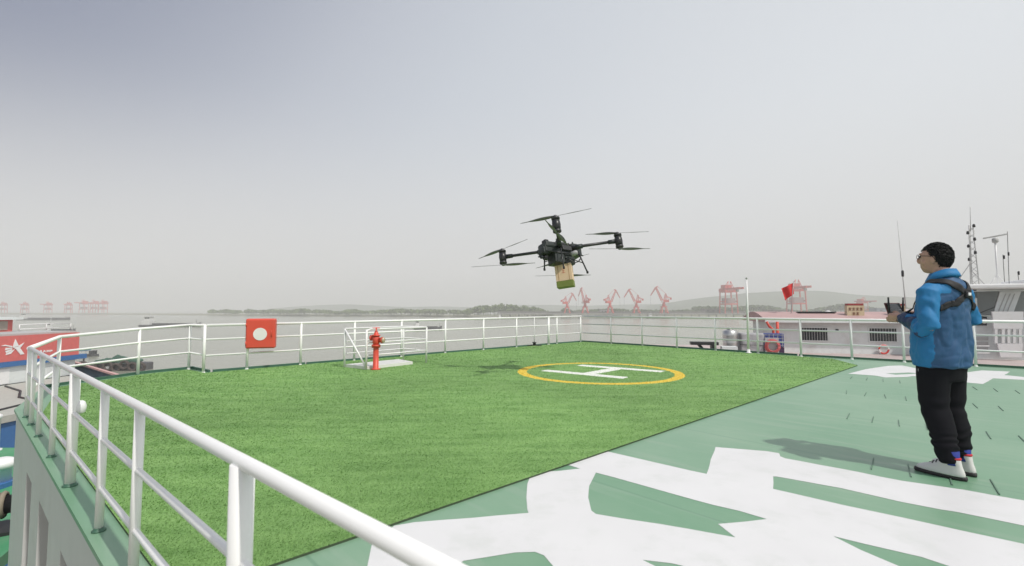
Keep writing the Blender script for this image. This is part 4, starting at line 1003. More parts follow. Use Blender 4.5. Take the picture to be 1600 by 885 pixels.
# dark blue ribbed gangway bulwark
ga, gb = Vector((-29.0, 31.2, -2.2)), Vector((-20.2, 24.4, -2.2)); gd = (gb - ga); gl = gd.length
gw = thing('gangway_bulwark', 'dark blue ribbed bulwark with a pinkish handrail below the tyre boat', 'bulwark', ga, math.atan2(gd.y, gd.x))
m_gw = M('bulwark_blue', (.06, .10, .14), .6, var=.15)
MB().box((gl / 2, .3, -1.2), (gl, .08, 2.2)).build('panel', m_gw, gw)
rib_me = MB().box((0, 0, 0), (.07, .08, 2.1)).mesh('rib', m_gw)
for i in range(44):
    o = bpy.data.objects.new('rib', rib_me); col.objects.link(o); o.parent = gw; o.location = (.12 + i * gl / 44, .22, -1.2)
MB().box((gl / 2, .25, .0), (gl + .3, .16, .09)).build('handrail', M('rail_pink', (.58, .36, .34), .6), gw)
MB().box((gl / 2, 1.4, -2.4), (gl, 2.4, .2)).build('gangway_floor', m_oxide, gw)
MB().box((gl / 2, 1.4, -4.8), (gl, 2.2, 4.5)).build('hull', m_gw, gw)
# work boat hung with tyres
tbp = G(180, 578, WATER_Z); tb = thing('tyre_workboat', 'dark work boat hung with tyre fenders and a green net on deck', 'work boat', tbp, .12); S_ = tbp.y / 740
Lb = 100 * S_
m_tyre = M('tyre_dusty', (.075, .06, .055), .9, var=.3, scale=2)
MB().prism([(-Lb / 2, -1.6), (Lb * .42, -1.6), (Lb / 2, -.4), (Lb / 2, .8), (Lb * .42, 1.8), (-Lb / 2, 1.8)], -1, 1.15).build('hull', m_hull, tb)
for i in range(9):
    x = -Lb * .46 + i * Lb * .115; q = MB(); n_ = 14
    q.tube([(x + .62 * math.cos(2 * pi * j / n_), -1.85, .75 + .25 * math.sin(i * 2.3) + .62 * math.sin(2 * pi * j / n_)) for j in range(n_ + 1)], .22, 7, cap=False); q.build('tyre', m_tyre, tb)
q = MB()
for i in range(10): q.ell((-Lb * .22 + i * Lb * .055, random.uniform(-.6, .6), 1.4), (1.0, .9, random.uniform(.6, 1.25) * (1 - abs(i - 5) / 9)), 10, 6)
nm = remeshed(q, .22, 2); 
for v in nm.vertices: v.co += noise.noise_vector(v.co * 1.6) * .25
mobj('net_heap', nm, M('net_green', (.05, .11, .08), .9, var=.35, scale=1.2), tb)
MB().box((-Lb * .02, -1.66, .3), (.7, .05, 1.0)).build('ladder', m_cabin, tb)
MB().tube([(-Lb * .45, 0, 1.2), (-Lb * .45, 0, 2.6)], .12, 6).build('bollard', m_black, tb)
bb = G(133, 552, WATER_Z + 3); 
sb = thing('small_launch', 'small launch with a blue canopy just right of the red fascia', 'launch', G(133, 557, WATER_Z), .1)
s2 = G(133, 557, WATER_Z).y / 740
MB().prism([(-20 * s2, -1), (14 * s2, -1), (20 * s2, 0), (14 * s2, 1), (-20 * s2, 1)], -.5, 3 * s2).build('hull', m_hull, sb)
MB().box((-6 * s2, 0, 9.5 * s2), (16 * s2, 2.4, 2 * s2)).build('canopy', M('canopy_blue', (.12, .22, .32), .6), sb)
for x in (-13, 1): MB().tube([(x * s2, 0, 3 * s2), (x * s2, 0, 9 * s2)], .08, 5).build('post', m_cabin, sb)
MB().box((11 * s2, 0, 6 * s2), (5 * s2, 1.4, 5.5 * s2)).build('engine_box', m_hull, sb)

# ================================================================== DRONE AND ITS PARCEL
m_dr = M('drone_shell', (0.018, 0.026, 0.024), 0.45, var=0.15, scale=20)
m_carb = M('carbon', (0.02, 0.021, 0.022), 0.35, var=0.1, scale=60)
m_mot = M('motor_metal', (0.06, 0.06, 0.062), 0.4, 0.6, var=0.1)
m_blade_p = M('propeller_grey', (0.17, 0.17, 0.175), 0.5)
DC = AT(875, 391, 9.15)
drone = thing('cargo_drone', 'black four armed cargo drone hovering above the turf with a parcel below', 'drone', DC)
drone.rotation_euler = (R(-14.5), R(-7.2), R(-7))
def dp(mb, name, mat, par=drone): return mb.build(name, mat, par)
rb = Matrix.Rotation(R(38), 3, 'Z')
bd = MB()
bd.bbox((0, 0, -.04), (.86, .26, .16), .02, rb); bd.bbox(rb @ Vector((-.30, 0, .03)), (.24, .30, .12), .03, rb); bd.bbox(rb @ Vector((.30, 0, .05)), (.26, .24, .14), .025, rb); body = dp(bd, 'fuselage', m_dr)
MB().bbox(rb @ Vector((.02, 0, .085)), (.36, .20, .07), .012, rb).build('top_plate', m_carb, body)
for k in range(5): MB().box(rb @ Vector((-.12 + .07 * k, 0, .127)), (.02, .18, .014), rb).build('cooling_fin', m_mot, body)
for s_ in (-1, 1):
    MB().tube([rb @ Vector((-.42, s_ * .155, -.13)), rb @ Vector((.42, s_ * .155, -.13))], .013, 8).build('rail', m_carb, body)
    MB().bbox(rb @ Vector((.05, s_ * .15, -.02)), (.22, .05, .09), .012, rb).build('side_module', m_mot, body)
    MB().tube([rb @ Vector((-.3, s_ * .12, .08)), rb @ Vector((-.18, s_ * .17, .05)), rb @ Vector((.1, s_ * .16, .06)), rb @ Vector((.28, s_ * .10, .11))], .007, 6).build('wire', m_black, body)
for x_ in (-.33, .36): MB().bbox(rb @ Vector((x_, 0, .135)), (.09, .12, .05), .012, rb).build('beacon', m_carb, body)
for s_ in (-1, 1): dp(MB().bbox(rb @ Vector((s_ * .125, s_ * .01, -.21)), (.22, .27, .22), .014, rb), 'battery', m_dr)
dp(MB().bbox(rb @ Vector((-.40, 0, -.08)), (.12, .22, .16), .04, rb), 'nose_cover', m_dr)
ca = dp(MB().bbox(rb @ Vector((-.36, .0, -.20)), (.10, .10, .10), .03, rb), 'camera_gimbal', m_carb)
MB().lathe([(.03, 0), (.035, .02), (.035, .05)], rb @ Vector((-.42, 0, -.2)), 12, rb @ Matrix.Rotation(R(-90), 3, 'Y')).build('lens', m_glass, ca)
for k, (x, y) in enumerate(((.18, .08), (-.1, -.06), (.28, -.06))): dp(MB().lathe([(.025, .12), (.025, .15), (.012, .16), (.012, .22 - .02 * k)], rb @ Vector((x, y, 0)), 10), 'antenna', m_dr)
dp(MB().lathe([(.05, 0), (.05, .1), (.03, .13)], Vector((.20, -.12, -.17)), 12, Matrix.Rotation(R(75), 3, 'Y')), 'sensor', M('sensor_grey', (.32, .32, .32), .4))
dp(MB().bbox((0, 0, -.26), (.2, .2, .06), .02), 'cargo_hook', m_carb)
AR = 1.13
for k, ang_ in enumerate((0, 90, 180, 270)):
    r4 = Matrix.Rotation(R(ang_), 3, 'Z'); T = lambda x, y, z: r4 @ Vector((x, y, z))
    arm = MB(); arm.tube([T(.20, 0, .0), T(.42, 0, .02), T(AR - .08, 0, .02)], [.05, .030, .028], 10); ao = dp(arm, 'arm', m_carb)
    MB().tube([T(.30, 0, .01), T(.44, 0, .02)], [.055, .045], 10).build('fold_joint', m_dr, ao)
    MB().tube([T(AR - .2, 0, .02), T(AR - .07, 0, .02)], [.04, .045], 10).build('clamp', m_dr, ao)
    pod = MB().lathe([(.03, -.10), (.068, -.08), (.076, 0), (.068, .08), (.03, .10)], T(AR, 0, .02), 16); po = pod.build('motor_mount', m_carb, ao)
    for s_ in (-1, 1):
        mt = MB().lathe([(.05, .0), (.074, .008), (.074, .04), (.055, .052), (.022, .056), (.022, .075)] , T(AR, 0, .02 + s_ * .095), 16, None if s_ > 0 else Matrix.Rotation(pi, 3, 'X')); mto = mt.build('motor', m_mot, ao)
        ba = R({0: (14, 200), 1: (160, 20), 2: (150, 12), 3: (172, 75)}[k][0 if s_ > 0 else 1])
        pr = MB(); cpt = T(AR, 0, .02 + s_ * .165)
        for side in (0, pi):
            st_ = []
            n_ = 12
            for i in range(n_ + 1):
                f = i / n_; r_ = .03 + .60 * f; ch = (.022 + .055 * math.sin(pi * min(1, f * 1.15 + .12)) ) * (1 if f < .92 else .55); tw = R(26 - 20 * f); aa = ba + side
                dx, dy = math.cos(aa), math.sin(aa); nx_, ny_ = -dy, dx
                for e_, th_ in ((-.5, 0), (0, .005), (.5, 0), (0, -.003)):
                    st_.append(cpt + Vector((dx * r_ + nx_ * ch * e_ * math.cos(tw), dy * r_ + ny_ * ch * e_ * math.cos(tw), s_ * ch * e_ * math.sin(tw) + th_)))
            fs = []
            for i in range(n_):
                for j in range(4): fs.append((i*4 + j, i*4 + (j+1) % 4, i*4 + 4 + (j+1) % 4, i*4 + 4 + j))
            fs += [(0, 1, 2, 3), tuple(n_*4 + j for j in (3, 2, 1, 0))]
            pr.add(st_, fs, True)
        pr.lathe([(.03, -.012), (.034, 0), (.03, .014)], cpt, 12)
        pr.build('propeller', m_blade_p, ao)
for k, (x, y) in enumerate(((-.30, -.16), (.34, .02), (.02, -.30), (-.05, .30))):
    d2 = Vector((x, y, 0)).normalized(); a_ = Vector((x, y, -.08)); b_ = a_ + d2 * .12 + Vector((0, 0, -.44)) if k else a_ + d2 * .04 + Vector((-.0, 0, -.34))
    lg = MB().tube([a_, b_], .014, 8); lo = dp(lg, 'landing_leg', m_carb)
    MB().lathe([(.018, 0), (.022, .02), (.018, .05)], b_ - Vector((0, 0, .02)), 8).build('foot', m_rubber, lo)
    MB().tube([a_.lerp(b_, .55), Vector((x * .35, y * .35, -.17))], .009, 6).build('strut', m_carb, lo)
MBt = MB().tube([Vector((.08, -.1, -.22)), Vector((.16, -.12, -.27)), Vector((.24, -.08, -.33)), Vector((.32, -.03, -.30)), Vector((.36, .0, -.24))], .012, 6); dp(MBt, 'cable', m_carb)
# parcel hanging from the drone
bc = AT(882.5, 432, 9.08)
par = thing('parcel', 'cardboard parcel with a green lower band hanging below the drone', 'parcel', bc); par.rotation_euler = (R(-6), R(-8), R(-16))
kk = 9.08 / 740
W_, H_ = 26 * kk, 37 * kk
m_card = M('cardboard', (0.68, 0.50, 0.34), 0.8, var=0.05, scale=8)
MB().bbox((0, 0, H_ * .14), (W_, W_ * .62, H_ * .72), .006).build('box', m_card, par)
MB().bbox((0, 0, -H_ * .355), (W_ * 1.01, W_ * .63, H_ * .262), .006).build('green_band', M('band_green', (.16, .20, .04), .7, var=.06), par)
for x in (-W_ * .32, W_ * .32): MB().box((x, -W_ * .313, H_ * .14), (.012, .004, H_ * .7)).build('strap', M('strap_tan', (.45, .27, .15), .7), par)
g_ = MB(); zc = H_ * .2
for dx, dz, w2, h2 in ((0, .035, .07, .010), (0, 0, .05, .010), (0, -.035, .07, .010), (0, 0, .010, .09)): g_.box((dx + .0, -W_ * .3115, zc + dz), (w2, .003 + h2 * .02, h2))
g_.build('printed_mark', M('print_red', (.52, .20, .13), .7), par)
MB().tube([(0, 0, H_ * .5), (-.01, 0, H_ * .66)], .012, 6).build('hanger', m_carb, par)
for x in (-.08, .08): MB().tube([(x, 0, H_ * .5), (0, 0, H_ * .6)], .006, 5).build('sling', m_carb, par)
#=PERSON=
# ================================================================== PERSON WITH A REMOTE CONTROL
MAN = Vector((3.325, 3.66, 0.0)); MROT = R(20)
man = thing('person', 'person in a blue two tone jacket, black trousers and white trainers holding a controller', 'person', MAN, MROT)
m_skin = M('skin', (0.50, 0.30, 0.22), 0.55, var=0.05, scale=30)
m_jb = M('jacket_bright', (0.012, 0.175, 0.40), 0.68, var=0.05, bump=.15, bscale=160)
m_jd = M('jacket_dark', (0.022, 0.085, 0.195), 0.62, var=0.06, bump=.15, bscale=160)
m_jn = M('jacket_cuff', (0.014, 0.035, 0.10), 0.62, var=0.06, bump=.15, bscale=160)
m_tr = M('trousers', (0.007, 0.007, 0.010), 0.9, var=0.1, spec=.2, bump=.15, bscale=200)
m_hair = M('hair', (0.005, 0.005, 0.0055), 0.55, var=0.2, scale=80, bump=.8, bscale=200, spec=.3)
m_strap = M('webbing', (0.010, 0.010, 0.012), 0.7, var=0.1)
Lsh, Rsh = Vector((-.175, -.02, 1.385)), Vector((.175, -.02, 1.385))
Lel, Rel = Vector((-.262, -.04, 1.105)), Vector((.258, -.03, 1.14))
Lwr, Rwr = Vector((-.135, .215, 1.185)), Vector((.135, .215, 1.185))
HC = Vector((0, .03, 1.642)); HR = Matrix.Rotation(R(12), 3, 'Z') @ Matrix.Rotation(R(4), 3, 'X')
def hp_(x, y, z): return HC + HR @ Vector((x, y, z))
b = MB()
b.ell(HC, (.076, .096, .112), 20, 14, HR); b.ell(hp_(0, .022, -.055), (.060, .072, .068), 18, 10, HR); b.ell(hp_(0, .040, -.092), (.034, .040, .028), 14, 8, HR)   # skull, jaw, chin
b.ell(hp_(0, .100, -.018), (.013, .020, .026), 10, 8, HR); b.ell(hp_(0, .098, -.034), (.018, .016, .012), 10, 6, HR)      # nose
b.ell(hp_(0, .078, -.062), (.024, .012, .007), 10, 6, HR); b.ell(hp_(0, .077, -.074), (.021, .011, .007), 10, 6, HR)      # lips
for s_ in (-1, 1):
    b.ell(hp_(s_ * .077, -.004, -.016), (.011, .020, .033), 10, 8, HR); b.ell(hp_(s_ * .032, .082, .030), (.026, .014, .010), 10, 6, HR)   # ear, brow
    b.ell(hp_(s_ * .042, .054, -.032), (.026, .026, .030), 10, 6, HR)                                                     # cheek
b.tube([(0, -.03, 1.40), (0, -.01, 1.50), (0, .02, 1.585)], [.062, .056, .056], 14)
b.loft([(.80, 0, .02, .15, .10), (.95, 0, .02, .165, .11), (1.15, 0, .01, .155, .105), (1.32, 0, 0, .175, .105), (1.42, 0, -.02, .165, .085), (1.46, 0, -.02, .08, .06)], 20)
for S, E_, W, s_ in ((Lsh, Lel, Lwr, -1), (Rsh, Rel, Rwr, 1)):
    b.tube([S, S.lerp(E_, .5), E_, E_.lerp(W, .4), W], [.05, .046, .038, .036, .027], 10)
    pm = W + Vector((-s_ * .006, .055, .004)); b.tube([W, pm, pm + Vector((-s_ * .004, .03, 0))], [.027, .036, .030], 10, sx=1.0, sy=.75)      # palm
    for i in range(4):
        k0 = W + Vector((s_ * .004, .042 + .020 * i, -.012)); L_ = (.9, 1, .95, .78)[i]
        b.tube([k0 + Vector((0, -.004, .006)), k0 + Vector((-s_ * .012, 0, -.022)), k0 + Vector((-s_ * .012 - s_ * .026 * L_, 0, -.032)), k0 + Vector((-s_ * .012 - s_ * .046 * L_, .002, -.020))], [.0105, .0098, .0090, .0078], 7)
    b.tube([W + Vector((-s_ * .012, .02, .014)), W + Vector((-s_ * .028, .045, .034)), W + Vector((-s_ * .046, .07, .037)), W + Vector((-s_ * .056, .088, .034))], [.014, .012, .0105, .009], 8)
hipL, hipR = Vector((-.09, .035, .84)), Vector((.09, .03, .84))
kneeL, kneeR = Vector((-.105, .03, .48)), Vector((.09, .03, .48))
ankL, ankR = Vector((-.115, -.06, .085)), Vector((.085, -.03, .085))
for h_, k2, a_ in ((hipL, kneeL, ankL), (hipR, kneeR, ankR)):
    b.tube([h_, h_.lerp(k2, .5), k2, k2.lerp(a_, .35), a_, a_ + Vector((0, .06, -.03)), a_ + Vector((0, .13, -.045))], [.08, .07, .052, .052, .036, .036, .026], 12)
bme = remeshed(b, .0052, 2, .5); setattr_smooth(bme); mobj('body', bme, m_skin, man)
# hair cap
hv = MB(); n_, k_ = 40, 26; vs = []; ok = []
for i in range(k_ + 1):
    th = pi * i / k_
    for j in range(n_):
        a_ = 2 * pi * j / n_; d_ = Vector((math.sin(th) * math.cos(a_), math.sin(th) * math.sin(a_), math.cos(th)))
        w_ = noise.noise(d_ * 5) * .005 + noise.noise(Vector((d_.x * 30, d_.y * 7, d_.z * 30))) * .003
        vs.append(hp_(d_.x * (.081 + w_), d_.y * (.100 + w_) - .005, d_.z * (.116 + w_) + .005))
        y = d_.y; lim = -.95 if y < -.60 else (-.80 if y < -.28 else (-.30 if y < .06 else (.05 if y < .30 else .46)))
        ok.append(d_.z > lim + .04 * noise.noise(d_ * 15))
fs = []
for i in range(k_):
    for j in range(n_):
        q = (i*n_ + j, i*n_ + (j+1) % n_, (i+1)*n_ + (j+1) % n_, (i+1)*n_ + j)
        if sum(ok[t] for t in q) >= 3: fs.append(q[::-1])
hv.add(vs, fs, True)
for i in range(900):                                # short tufts lying back and down
    th = math.acos(random.uniform(-.85, 1)); a_ = random.uniform(0, 2 * pi); d_ = Vector((math.sin(th) * math.cos(a_), math.sin(th) * math.sin(a_), math.cos(th)))
    y = d_.y; lim = -.92 if y < -.60 else (-.75 if y < -.28 else (-.24 if y < .06 else (.12 if y < .30 else .50)))
    if d_.z < lim: continue
    p0 = Vector((d_.x * .081, d_.y * .100 - .005, d_.z * .116 + .005)); fl = Vector((d_.x * .5 + random.gauss(0, .25), -.55 + random.gauss(0, .3), -.55 * (1 - d_.z) + random.gauss(0, .2))); fl -= d_ * fl.dot(d_); fl.normalize()
    sd = d_.cross(fl).normalized() * .003; L_ = random.uniform(.016, .028); tip = p0 + fl * L_ + d_ * random.uniform(-.001, .002)
    hv.add([hp_(*(p0 - sd)), hp_(*(p0 + sd)), hp_(*tip)], [(0, 1, 2)])
ho = hv.build('hair', m_hair, man); so = ho.modifiers.new('s', 'SOLIDIFY'); so.thickness = .005; so.offset = -1
# glasses
gl = MB()
for s_ in (-1, 1):
    gl.tube([hp_(s_ * .034 + .024 * math.cos(t), .103 - .01 * abs(s_ * .034 + .024 * math.cos(t)) * 4, .008 + .018 * math.sin(t)) for t in [2 * pi * i / 16 for i in range(17)]], .0018, 5, cap=False)
    gl.tube([hp_(s_ * .058, .094, .014), hp_(s_ * .081, .05, .014), hp_(s_ * .083, -.005, .010), hp_(s_ * .078, -.025, -.010)], .0022, 5)
gl.tube([hp_(-.010, .104, .012), hp_(.010, .104, .012)], .0018, 5); go = gl.build('glasses', m_black, man)
for s_ in (-1, 1): MB().ell(hp_(s_ * .034, .088, .008), (.011, .009, .006), 10, 6, HR).build('eye', m_black, man)

# jacket
j = MB()
j.loft([(.800, 0, .025, .198, .145), (.815, 0, .025, .214, .158), (.90, 0, .028, .222, .166), (1.02, 0, .026, .220, .162), (1.15, 0, .014, .216, .150), (1.27, 0, -.002, .215, .140),
        (1.34, 0, -.014, .208, .128), (1.39, 0, -.022, .196, .116), (1.43, 0, -.026, .168, .106), (1.465, 0, -.022, .120, .092), (1.50, 0, -.012, .086, .080), (1.52, 0, -.006, .076, .074)], 36, 2.25)
for S, E_, W, s_ in ((Lsh, Lel, Lwr, -1), (Rsh, Rel, Rwr, 1)):
    j.tube([S + Vector((-s_ * .03, 0, .01)), S.lerp(E_, .12) + Vector((s_ * .012, 0, .01)), S.lerp(E_, .5) + Vector((s_ * .01, 0, 0)), E_ + Vector((s_ * .012, -.012, .0)), E_ + Vector((0, .03, -.012)), E_.lerp(W, .5) + Vector((0, 0, -.006)), E_.lerp(W, .90), E_.lerp(W, .96)],
           [.064, .074, .070, .064, .067, .060, .050, .046], 18)
jm = remeshed(j, .0075, 5, .5)
jv = jm.vertices
# cloth folds: gathered at elbow, hem, under the arms and across the back
jn = [v.normal.copy() for v in jv]; jc = [v.co.copy() for v in jv]; newco = []
for c, nrm in zip(jc, jn):
    arm = max(0, abs(c.x) - .20) * 8
    f = .0055 * math.sin(c.z * 46 + c.x * 30 + 3 * noise.noise(c * 9)) * min(1, arm)
    f += .010 * noise.noise(Vector((c.x * 9, c.y * 9, c.z * 4.5))) + .0045 * noise.noise(c * 22)
    cq = abs(noise.noise(Vector((c.x * 7 + 3, c.y * 7, c.z * 4.2)))); f -= .006 * max(0, 1 - 4 * cq); cq = abs(noise.noise(Vector((c.x * 11, c.y * 11 + c.z * 8, c.z * 9 + 5)))); f -= .003 * max(0, 1 - 4 * cq)
    low = max(0, (1.22 - c.z) / .4) * max(0, 1 - arm)
    f += .007 * low * math.sin(math.atan2(c.y - .02, c.x) * 7 + c.z * 6 + 2.5 * noise.noise(c * 5))
    if c.z < .815: f *= .4
    newco += list(c + nrm * f)
jv.foreach_set('co', newco)
jm.update()
for m_ in (m_jb, m_jd, m_jn): jm.materials.append(m_)
def near_seg(p, a_, b_):
    ab = b_ - a_; t = max(0, min(1, (p - a_).dot(ab) / ab.dot(ab))); return (p - a_ - ab * t).length, t
for p in jm.polygons:
    c = p.center; s_ = -1 if c.x < 0 else 1; S, E_, W = (Lsh, Lel, Lwr) if s_ < 0 else (Rsh, Rel, Rwr)
    d1, t1 = near_seg(c, S, E_); d2, t2 = near_seg(c, E_, W); mi = 0
    on_arm = min(d1, d2) < .098 and (abs(c.x) > .226 or (d2 < .085 and c.y > .0 and c.z > 1.08 and c.z < 1.27 and abs(c.x) > .08 and c.y > .13))
    if on_arm or (abs(c.x) > .185 and c.z > 1.30):
        fore = d2 < d1 and t2 > .30
        mi = 2 if fore else 0
        if d2 < d1 and c.z < E_.z - .035 and t2 > .02: mi = 2
    else:
        # dark back panel, bright sides and yoke
        back = c.y < -.012 - .03 * (c.z - 1.1) if c.z < 1.36 else (c.y < -.045 and abs(c.x) < .118 - (c.z - 1.36) * .25)
        if c.z > 1.485: back = False
        mi = 1 if (back and abs(c.x) < .20) else 0
    p.material_index = mi; p.use_smooth = True
jo = bpy.data.objects.new('jacket', jm); col.objects.link(jo); jo.parent = man
co_ = MB()                                           # turned-up collar
ring = []
for i in range(29):
    a_ = R(-235 + i * (290 / 28)); rr = .084
    ring.append((rr * math.cos(a_), -.006 + rr * 1.02 * math.sin(a_)))
vs = []
for zz, k2 in ((1.455, 1.12), (1.512, .95), (1.520, .98), (1.485, 1.14), (1.465, 1.20)): vs += [(x * k2, y * k2, zz + .026 * max(-.9, min(1, -y / .07))) for x, y in ring]
nn_ = len(ring); fs = [(r_*nn_ + i, r_*nn_ + i + 1, (r_+1)*nn_ + i + 1, (r_+1)*nn_ + i) for r_ in range(4) for i in range(nn_ - 1)]
cl = co_.add(vs, fs, True).build('collar', m_jb, jo); so = cl.modifiers.new('s', 'SOLIDIFY'); so.thickness = .006
# harness straps laid over the jacket
bvh = BVHTree.FromPolygons([v.co.copy() for v in jm.vertices], [tuple(p.vertices) for p in jm.polygons])
def strap(ctrl, width, name, mat, thick=.006, parent=man):
    pts = []
    for i in range(len(ctrl) - 1):
        for k in range(12): pts.append(Vector(ctrl[i]).lerp(Vector(ctrl[i + 1]), k / 12))
    pts.append(Vector(ctrl[-1]))
    for _ in range(6):
        pts = [pts[0]] + [(pts[i - 1] + pts[i] * 2 + pts[i + 1]) / 4 for i in range(1, len(pts) - 1)] + [pts[-1]]
    vs = []; pr = []
    for p in pts:
        q, nr, _, _ = bvh.find_nearest(p); pr.append((q, nr))
    for i, (q, nr) in enumerate(pr):
        t = (pr[min(i + 1, len(pr) - 1)][0] - pr[max(i - 1, 0)][0]).normalized()
        av = sum((pr[max(0, min(len(pr) - 1, i + d_))][1] for d_ in range(-3, 4)), Vector()).normalized(); sd = t.cross(av).normalized()
        for e_ in (-.5, -.25, 0, .25, .5):
            w_ = q + sd * e_ * width; q2, n2, _, _ = bvh.find_nearest(w_); vs.append(q2 + n2 * .0035)
    fs = [(i*5 + j_, i*5 + j_ + 1, i*5 + j_ + 6, i*5 + j_ + 5) for i in range(len(pr) - 1) for j_ in range(4)]
    o = MB().add(vs, fs, True).build(name, mat, parent); s2 = o.modifiers.new('s', 'SOLIDIFY'); s2.thickness = thick; s2.offset = 1; return o
X0 = (0.02, -.175, 1.355)
har = strap([(-.135, .16, 1.16), (-.15, .14, 1.30), (-.14, .08, 1.41), (-.125, .0, 1.45), (-.11, -.07, 1.44), (-.06, -.14, 1.40), X0], .052, 'harness_strap', m_strap)
strap([(.135, .16, 1.16), (.15, .14, 1.30), (.14, .08, 1.41), (.125, .0, 1.45), (.12, -.07, 1.44), (.08, -.14, 1.40), X0], .052, 'harness_strap', m_strap)
strap([X0, (-.07, -.17, 1.315), (-.15, -.15, 1.275), (-.215, -.07, 1.235)], .045, 'harness_strap', m_strap)
strap([X0, (.09, -.17, 1.33), (.16, -.14, 1.30), (.215, -.07, 1.25)], .045, 'harness_strap', m_strap)
q, nr, _, _ = bvh.find_nearest(Vector(X0)); rq = nr.to_track_quat('Z', 'Y').to_matrix()
MB().bbox(q + nr * .014, (.075, .055, .014), .012, rq).build('back_plate', m_strap, man)
MB().bbox(q + nr * .024, (.038, .022, .008), .003, rq).build('buckle', m_white, man)
strap([(-.02, .14, 1.20), (-.06, .15, 1.30), (-.13, .1, 1.42)], .02, 'harness_strap', m_strap)

# trousers
t = MB()
t.loft([(.70, 0, .02, .150, .115), (.80, 0, .022, .172, .130), (.90, 0, .022, .175, .132)], 28, 2.3)
for h_, k2, a_, s_ in ((hipL, kneeL, ankL, -1), (hipR, kneeR, ankR, 1)):
    t.tube([h_ + Vector((0, 0, .0)), h_.lerp(k2, .3), h_.lerp(k2, .65), k2 + Vector((0, .0, 0)), k2.lerp(a_, .35) + Vector((0, -.01, 0)), k2.lerp(a_, .72), k2.lerp(a_, .90), k2.lerp(a_, .94)],
           [.100, .106, .096, .086, .084, .072, .058, .052], 20)
tm2 = remeshed(t, .008, 4, .5)
tn = [(v.co.copy(), v.normal.copy()) for v in tm2.vertices]; newco = []
for c, nrm in tn:
    f = .007 * noise.noise(Vector((c.x * 8, c.y * 8, c.z * 5)))
    lo = max(0, 1 - abs(c.z - .24) / .14); f += .0075 * lo * math.sin(c.z * 95 + 5 * noise.noise(c * 7))
    kn = max(0, 1 - abs(c.z - .50) / .12); f += .005 * kn * math.sin(c.z * 60 + 9 * c.y + 4 * noise.noise(c * 6))
    newco += list(c + nrm * f)
tm2.vertices.foreach_set('co', newco); tm2.update()
setattr_smooth(tm2); to_ = mobj('trousers', tm2, m_tr, man)
MB().bbox((-.178, .075, .775), (.006, .022, .022), .002).build('logo_patch', m_white, to_)
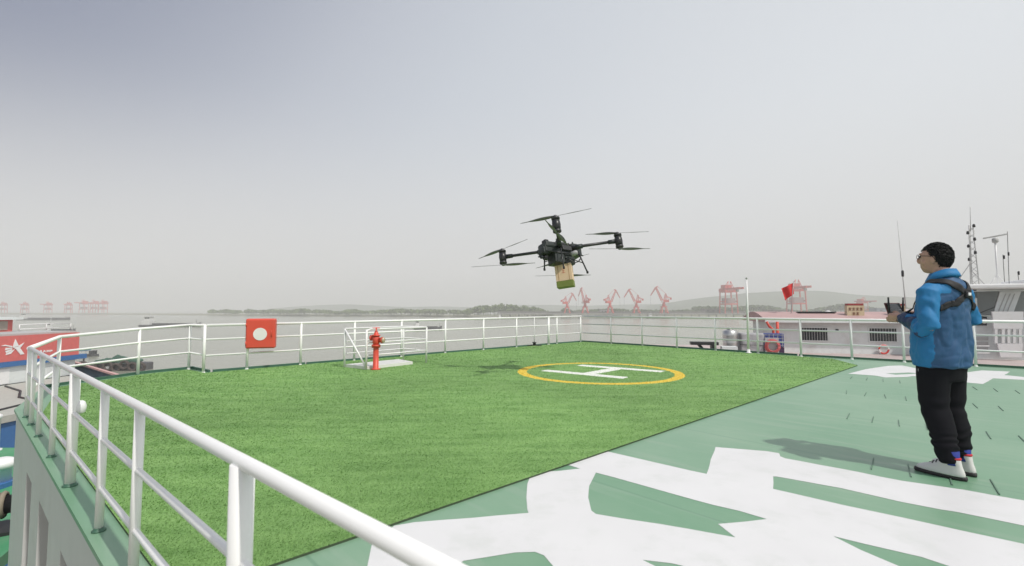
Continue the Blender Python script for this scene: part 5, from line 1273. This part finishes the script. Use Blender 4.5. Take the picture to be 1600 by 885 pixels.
# shoes and socks
m_shoe = M('shoe_white', (.66, .65, .63), .55, var=.06); m_sole = M('sole_dark', (.035, .03, .032), .7); m_sock = M('sock_blue', (.02, .04, .26), .8); m_lin = M('lining_red', (.5, .02, .03), .7)
for a_, yaw, s_ in ((ankL, R(8), -1), (ankR, R(-6), 1)):
    rt = Matrix.Rotation(yaw, 3, 'Z'); o_ = Vector((a_.x, a_.y, 0)); Tq = lambda x, y, z: o_ + rt @ Vector((x, y, z))
    def slab(prof, z0, z1, w0=1.0):
        vs = []
        for zz, k2 in ((z0, w0), ((z0 + z1) / 2, 1.04), (z1, 1.0)):
            vs += [Tq(x * k2, y * (1 + (k2 - 1) * .4), zz) for x, y in prof]
        n_ = len(prof); fs = [(r_*n_ + i, r_*n_ + (i+1) % n_, (r_+1)*n_ + (i+1) % n_, (r_+1)*n_ + i) for r_ in range(2) for i in range(n_)] + [tuple(range(n_))[::-1], tuple(2*n_ + i for i in range(n_))]
        return MB().add(vs, fs, True)
    prof = []
    for i in range(28):
        an = 2 * pi * i / 28; y = .065 + .155 * math.sin(an); w_ = (.040 + .010 * max(0, math.sin(an)) ** .7) * math.copysign(abs(math.cos(an)) ** .75, math.cos(an)); prof.append((w_ + s_ * .006 * math.sin(an), y))
    u_ = MB()
    u_.loft([(.026, 0, 0, .046, .148), (.05, 0, -.004, .044, .142), (.07, 0, -.022, .040, .118), (.09, 0, -.045, .037, .088), (.115, 0, -.062, .038, .066), (.135, 0, -.066, .040, .058), (.148, 0, -.068, .040, .056)], 24, 2.4)
    u_.v = [tuple(Tq(v[0], v[1] + .065, v[2])) for v in u_.v]
    um = remeshed(u_, .006, 3, .5); setattr_smooth(um); sh = mobj('shoe', um, m_shoe, man)
    slab(prof, .001, .028, .96).build('sole', m_sole, sh)
    MB().tube([Tq(.036 * math.cos(q_), -.003 + .052 * math.sin(q_), .150) for q_ in [2 * pi * i / 20 for i in range(21)]], .009, 8, cap=False).build('lining', m_lin, sh)
    ls = MB()
    for i in range(5): ls.tube([Tq(-.030 + .002 * i, .055 + .022 * i, .118 - .014 * i - .004), Tq(0, .058 + .022 * i, .128 - .0145 * i), Tq(.030 - .002 * i, .055 + .022 * i, .118 - .014 * i - .004)], .0045, 6)
    ls.build('laces', m_black, sh)
    MB().tube([Tq(0, -.012, .10), Tq(0, -.008, .20)], [.042, .045], 14).build('sock', m_sock, man)
# remote controller held in both hands
rcw = man.matrix_basis if False else (Matrix.Translation(MAN) @ Matrix.Rotation(MROT, 4, 'Z'))
rc = thing('remote_controller', 'black remote controller with two stub antennas held by the person', 'remote controller', (0, 0, 0))
rc.matrix_world = rcw @ Matrix.Translation((0, .285, 1.192)) @ Matrix.Rotation(R(18), 4, 'X')
MB().bbox((0, 0, 0), (.20, .105, .042), .014).build('body', m_black, rc)
scn = MB().bbox((0, .075, .035), (.19, .012, .10), .005, Matrix.Rotation(R(-35), 3, 'X')).build('screen_housing', M('rc_shell', (.10, .03, .03), .5), rc)
MB().box((0, .066, .040), (.165, .004, .085), Matrix.Rotation(R(-35), 3, 'X')).build('screen', m_glass, scn)
for s_ in (-1, 1):
    MB().tube([(s_ * .085, .05, .01), (s_ * .09, .065, .06), (s_ * .095, .085, .13)], [.009, .008, .006], 8).build('antenna', m_black, rc)
    MB().lathe([(.014, .02), (.014, .025), (.004, .027), (.004, .045), (.008, .047), (.007, .052)], (s_ * .06, -.01, 0), 10).build('stick', m_grey, rc)

# ================================================================== HAZE
hzb = MB().box((0, 1700, 60), (9000, 5000, 142)); hb = hzb.build('haze', None)
hb.data.materials.clear()
hm_ = bpy.data.materials.new('haze'); hm_.use_nodes = True; ht = hm_.node_tree; ht.nodes.clear()
pv = ht.nodes.new('ShaderNodeVolumePrincipled'); pv.inputs['Color'].default_value = (0.93, 0.93, 0.925, 1); pv.inputs['Density'].default_value = 0.0008; pv.inputs['Anisotropy'].default_value = 0.0
oo = ht.nodes.new('ShaderNodeOutputMaterial'); ht.links.new(pv.outputs[0], oo.inputs['Volume']); hb.data.materials.append(hm_)
tag(hb, 'pale river haze filling the air around the ship and far bank', 'haze', kind='stuff')
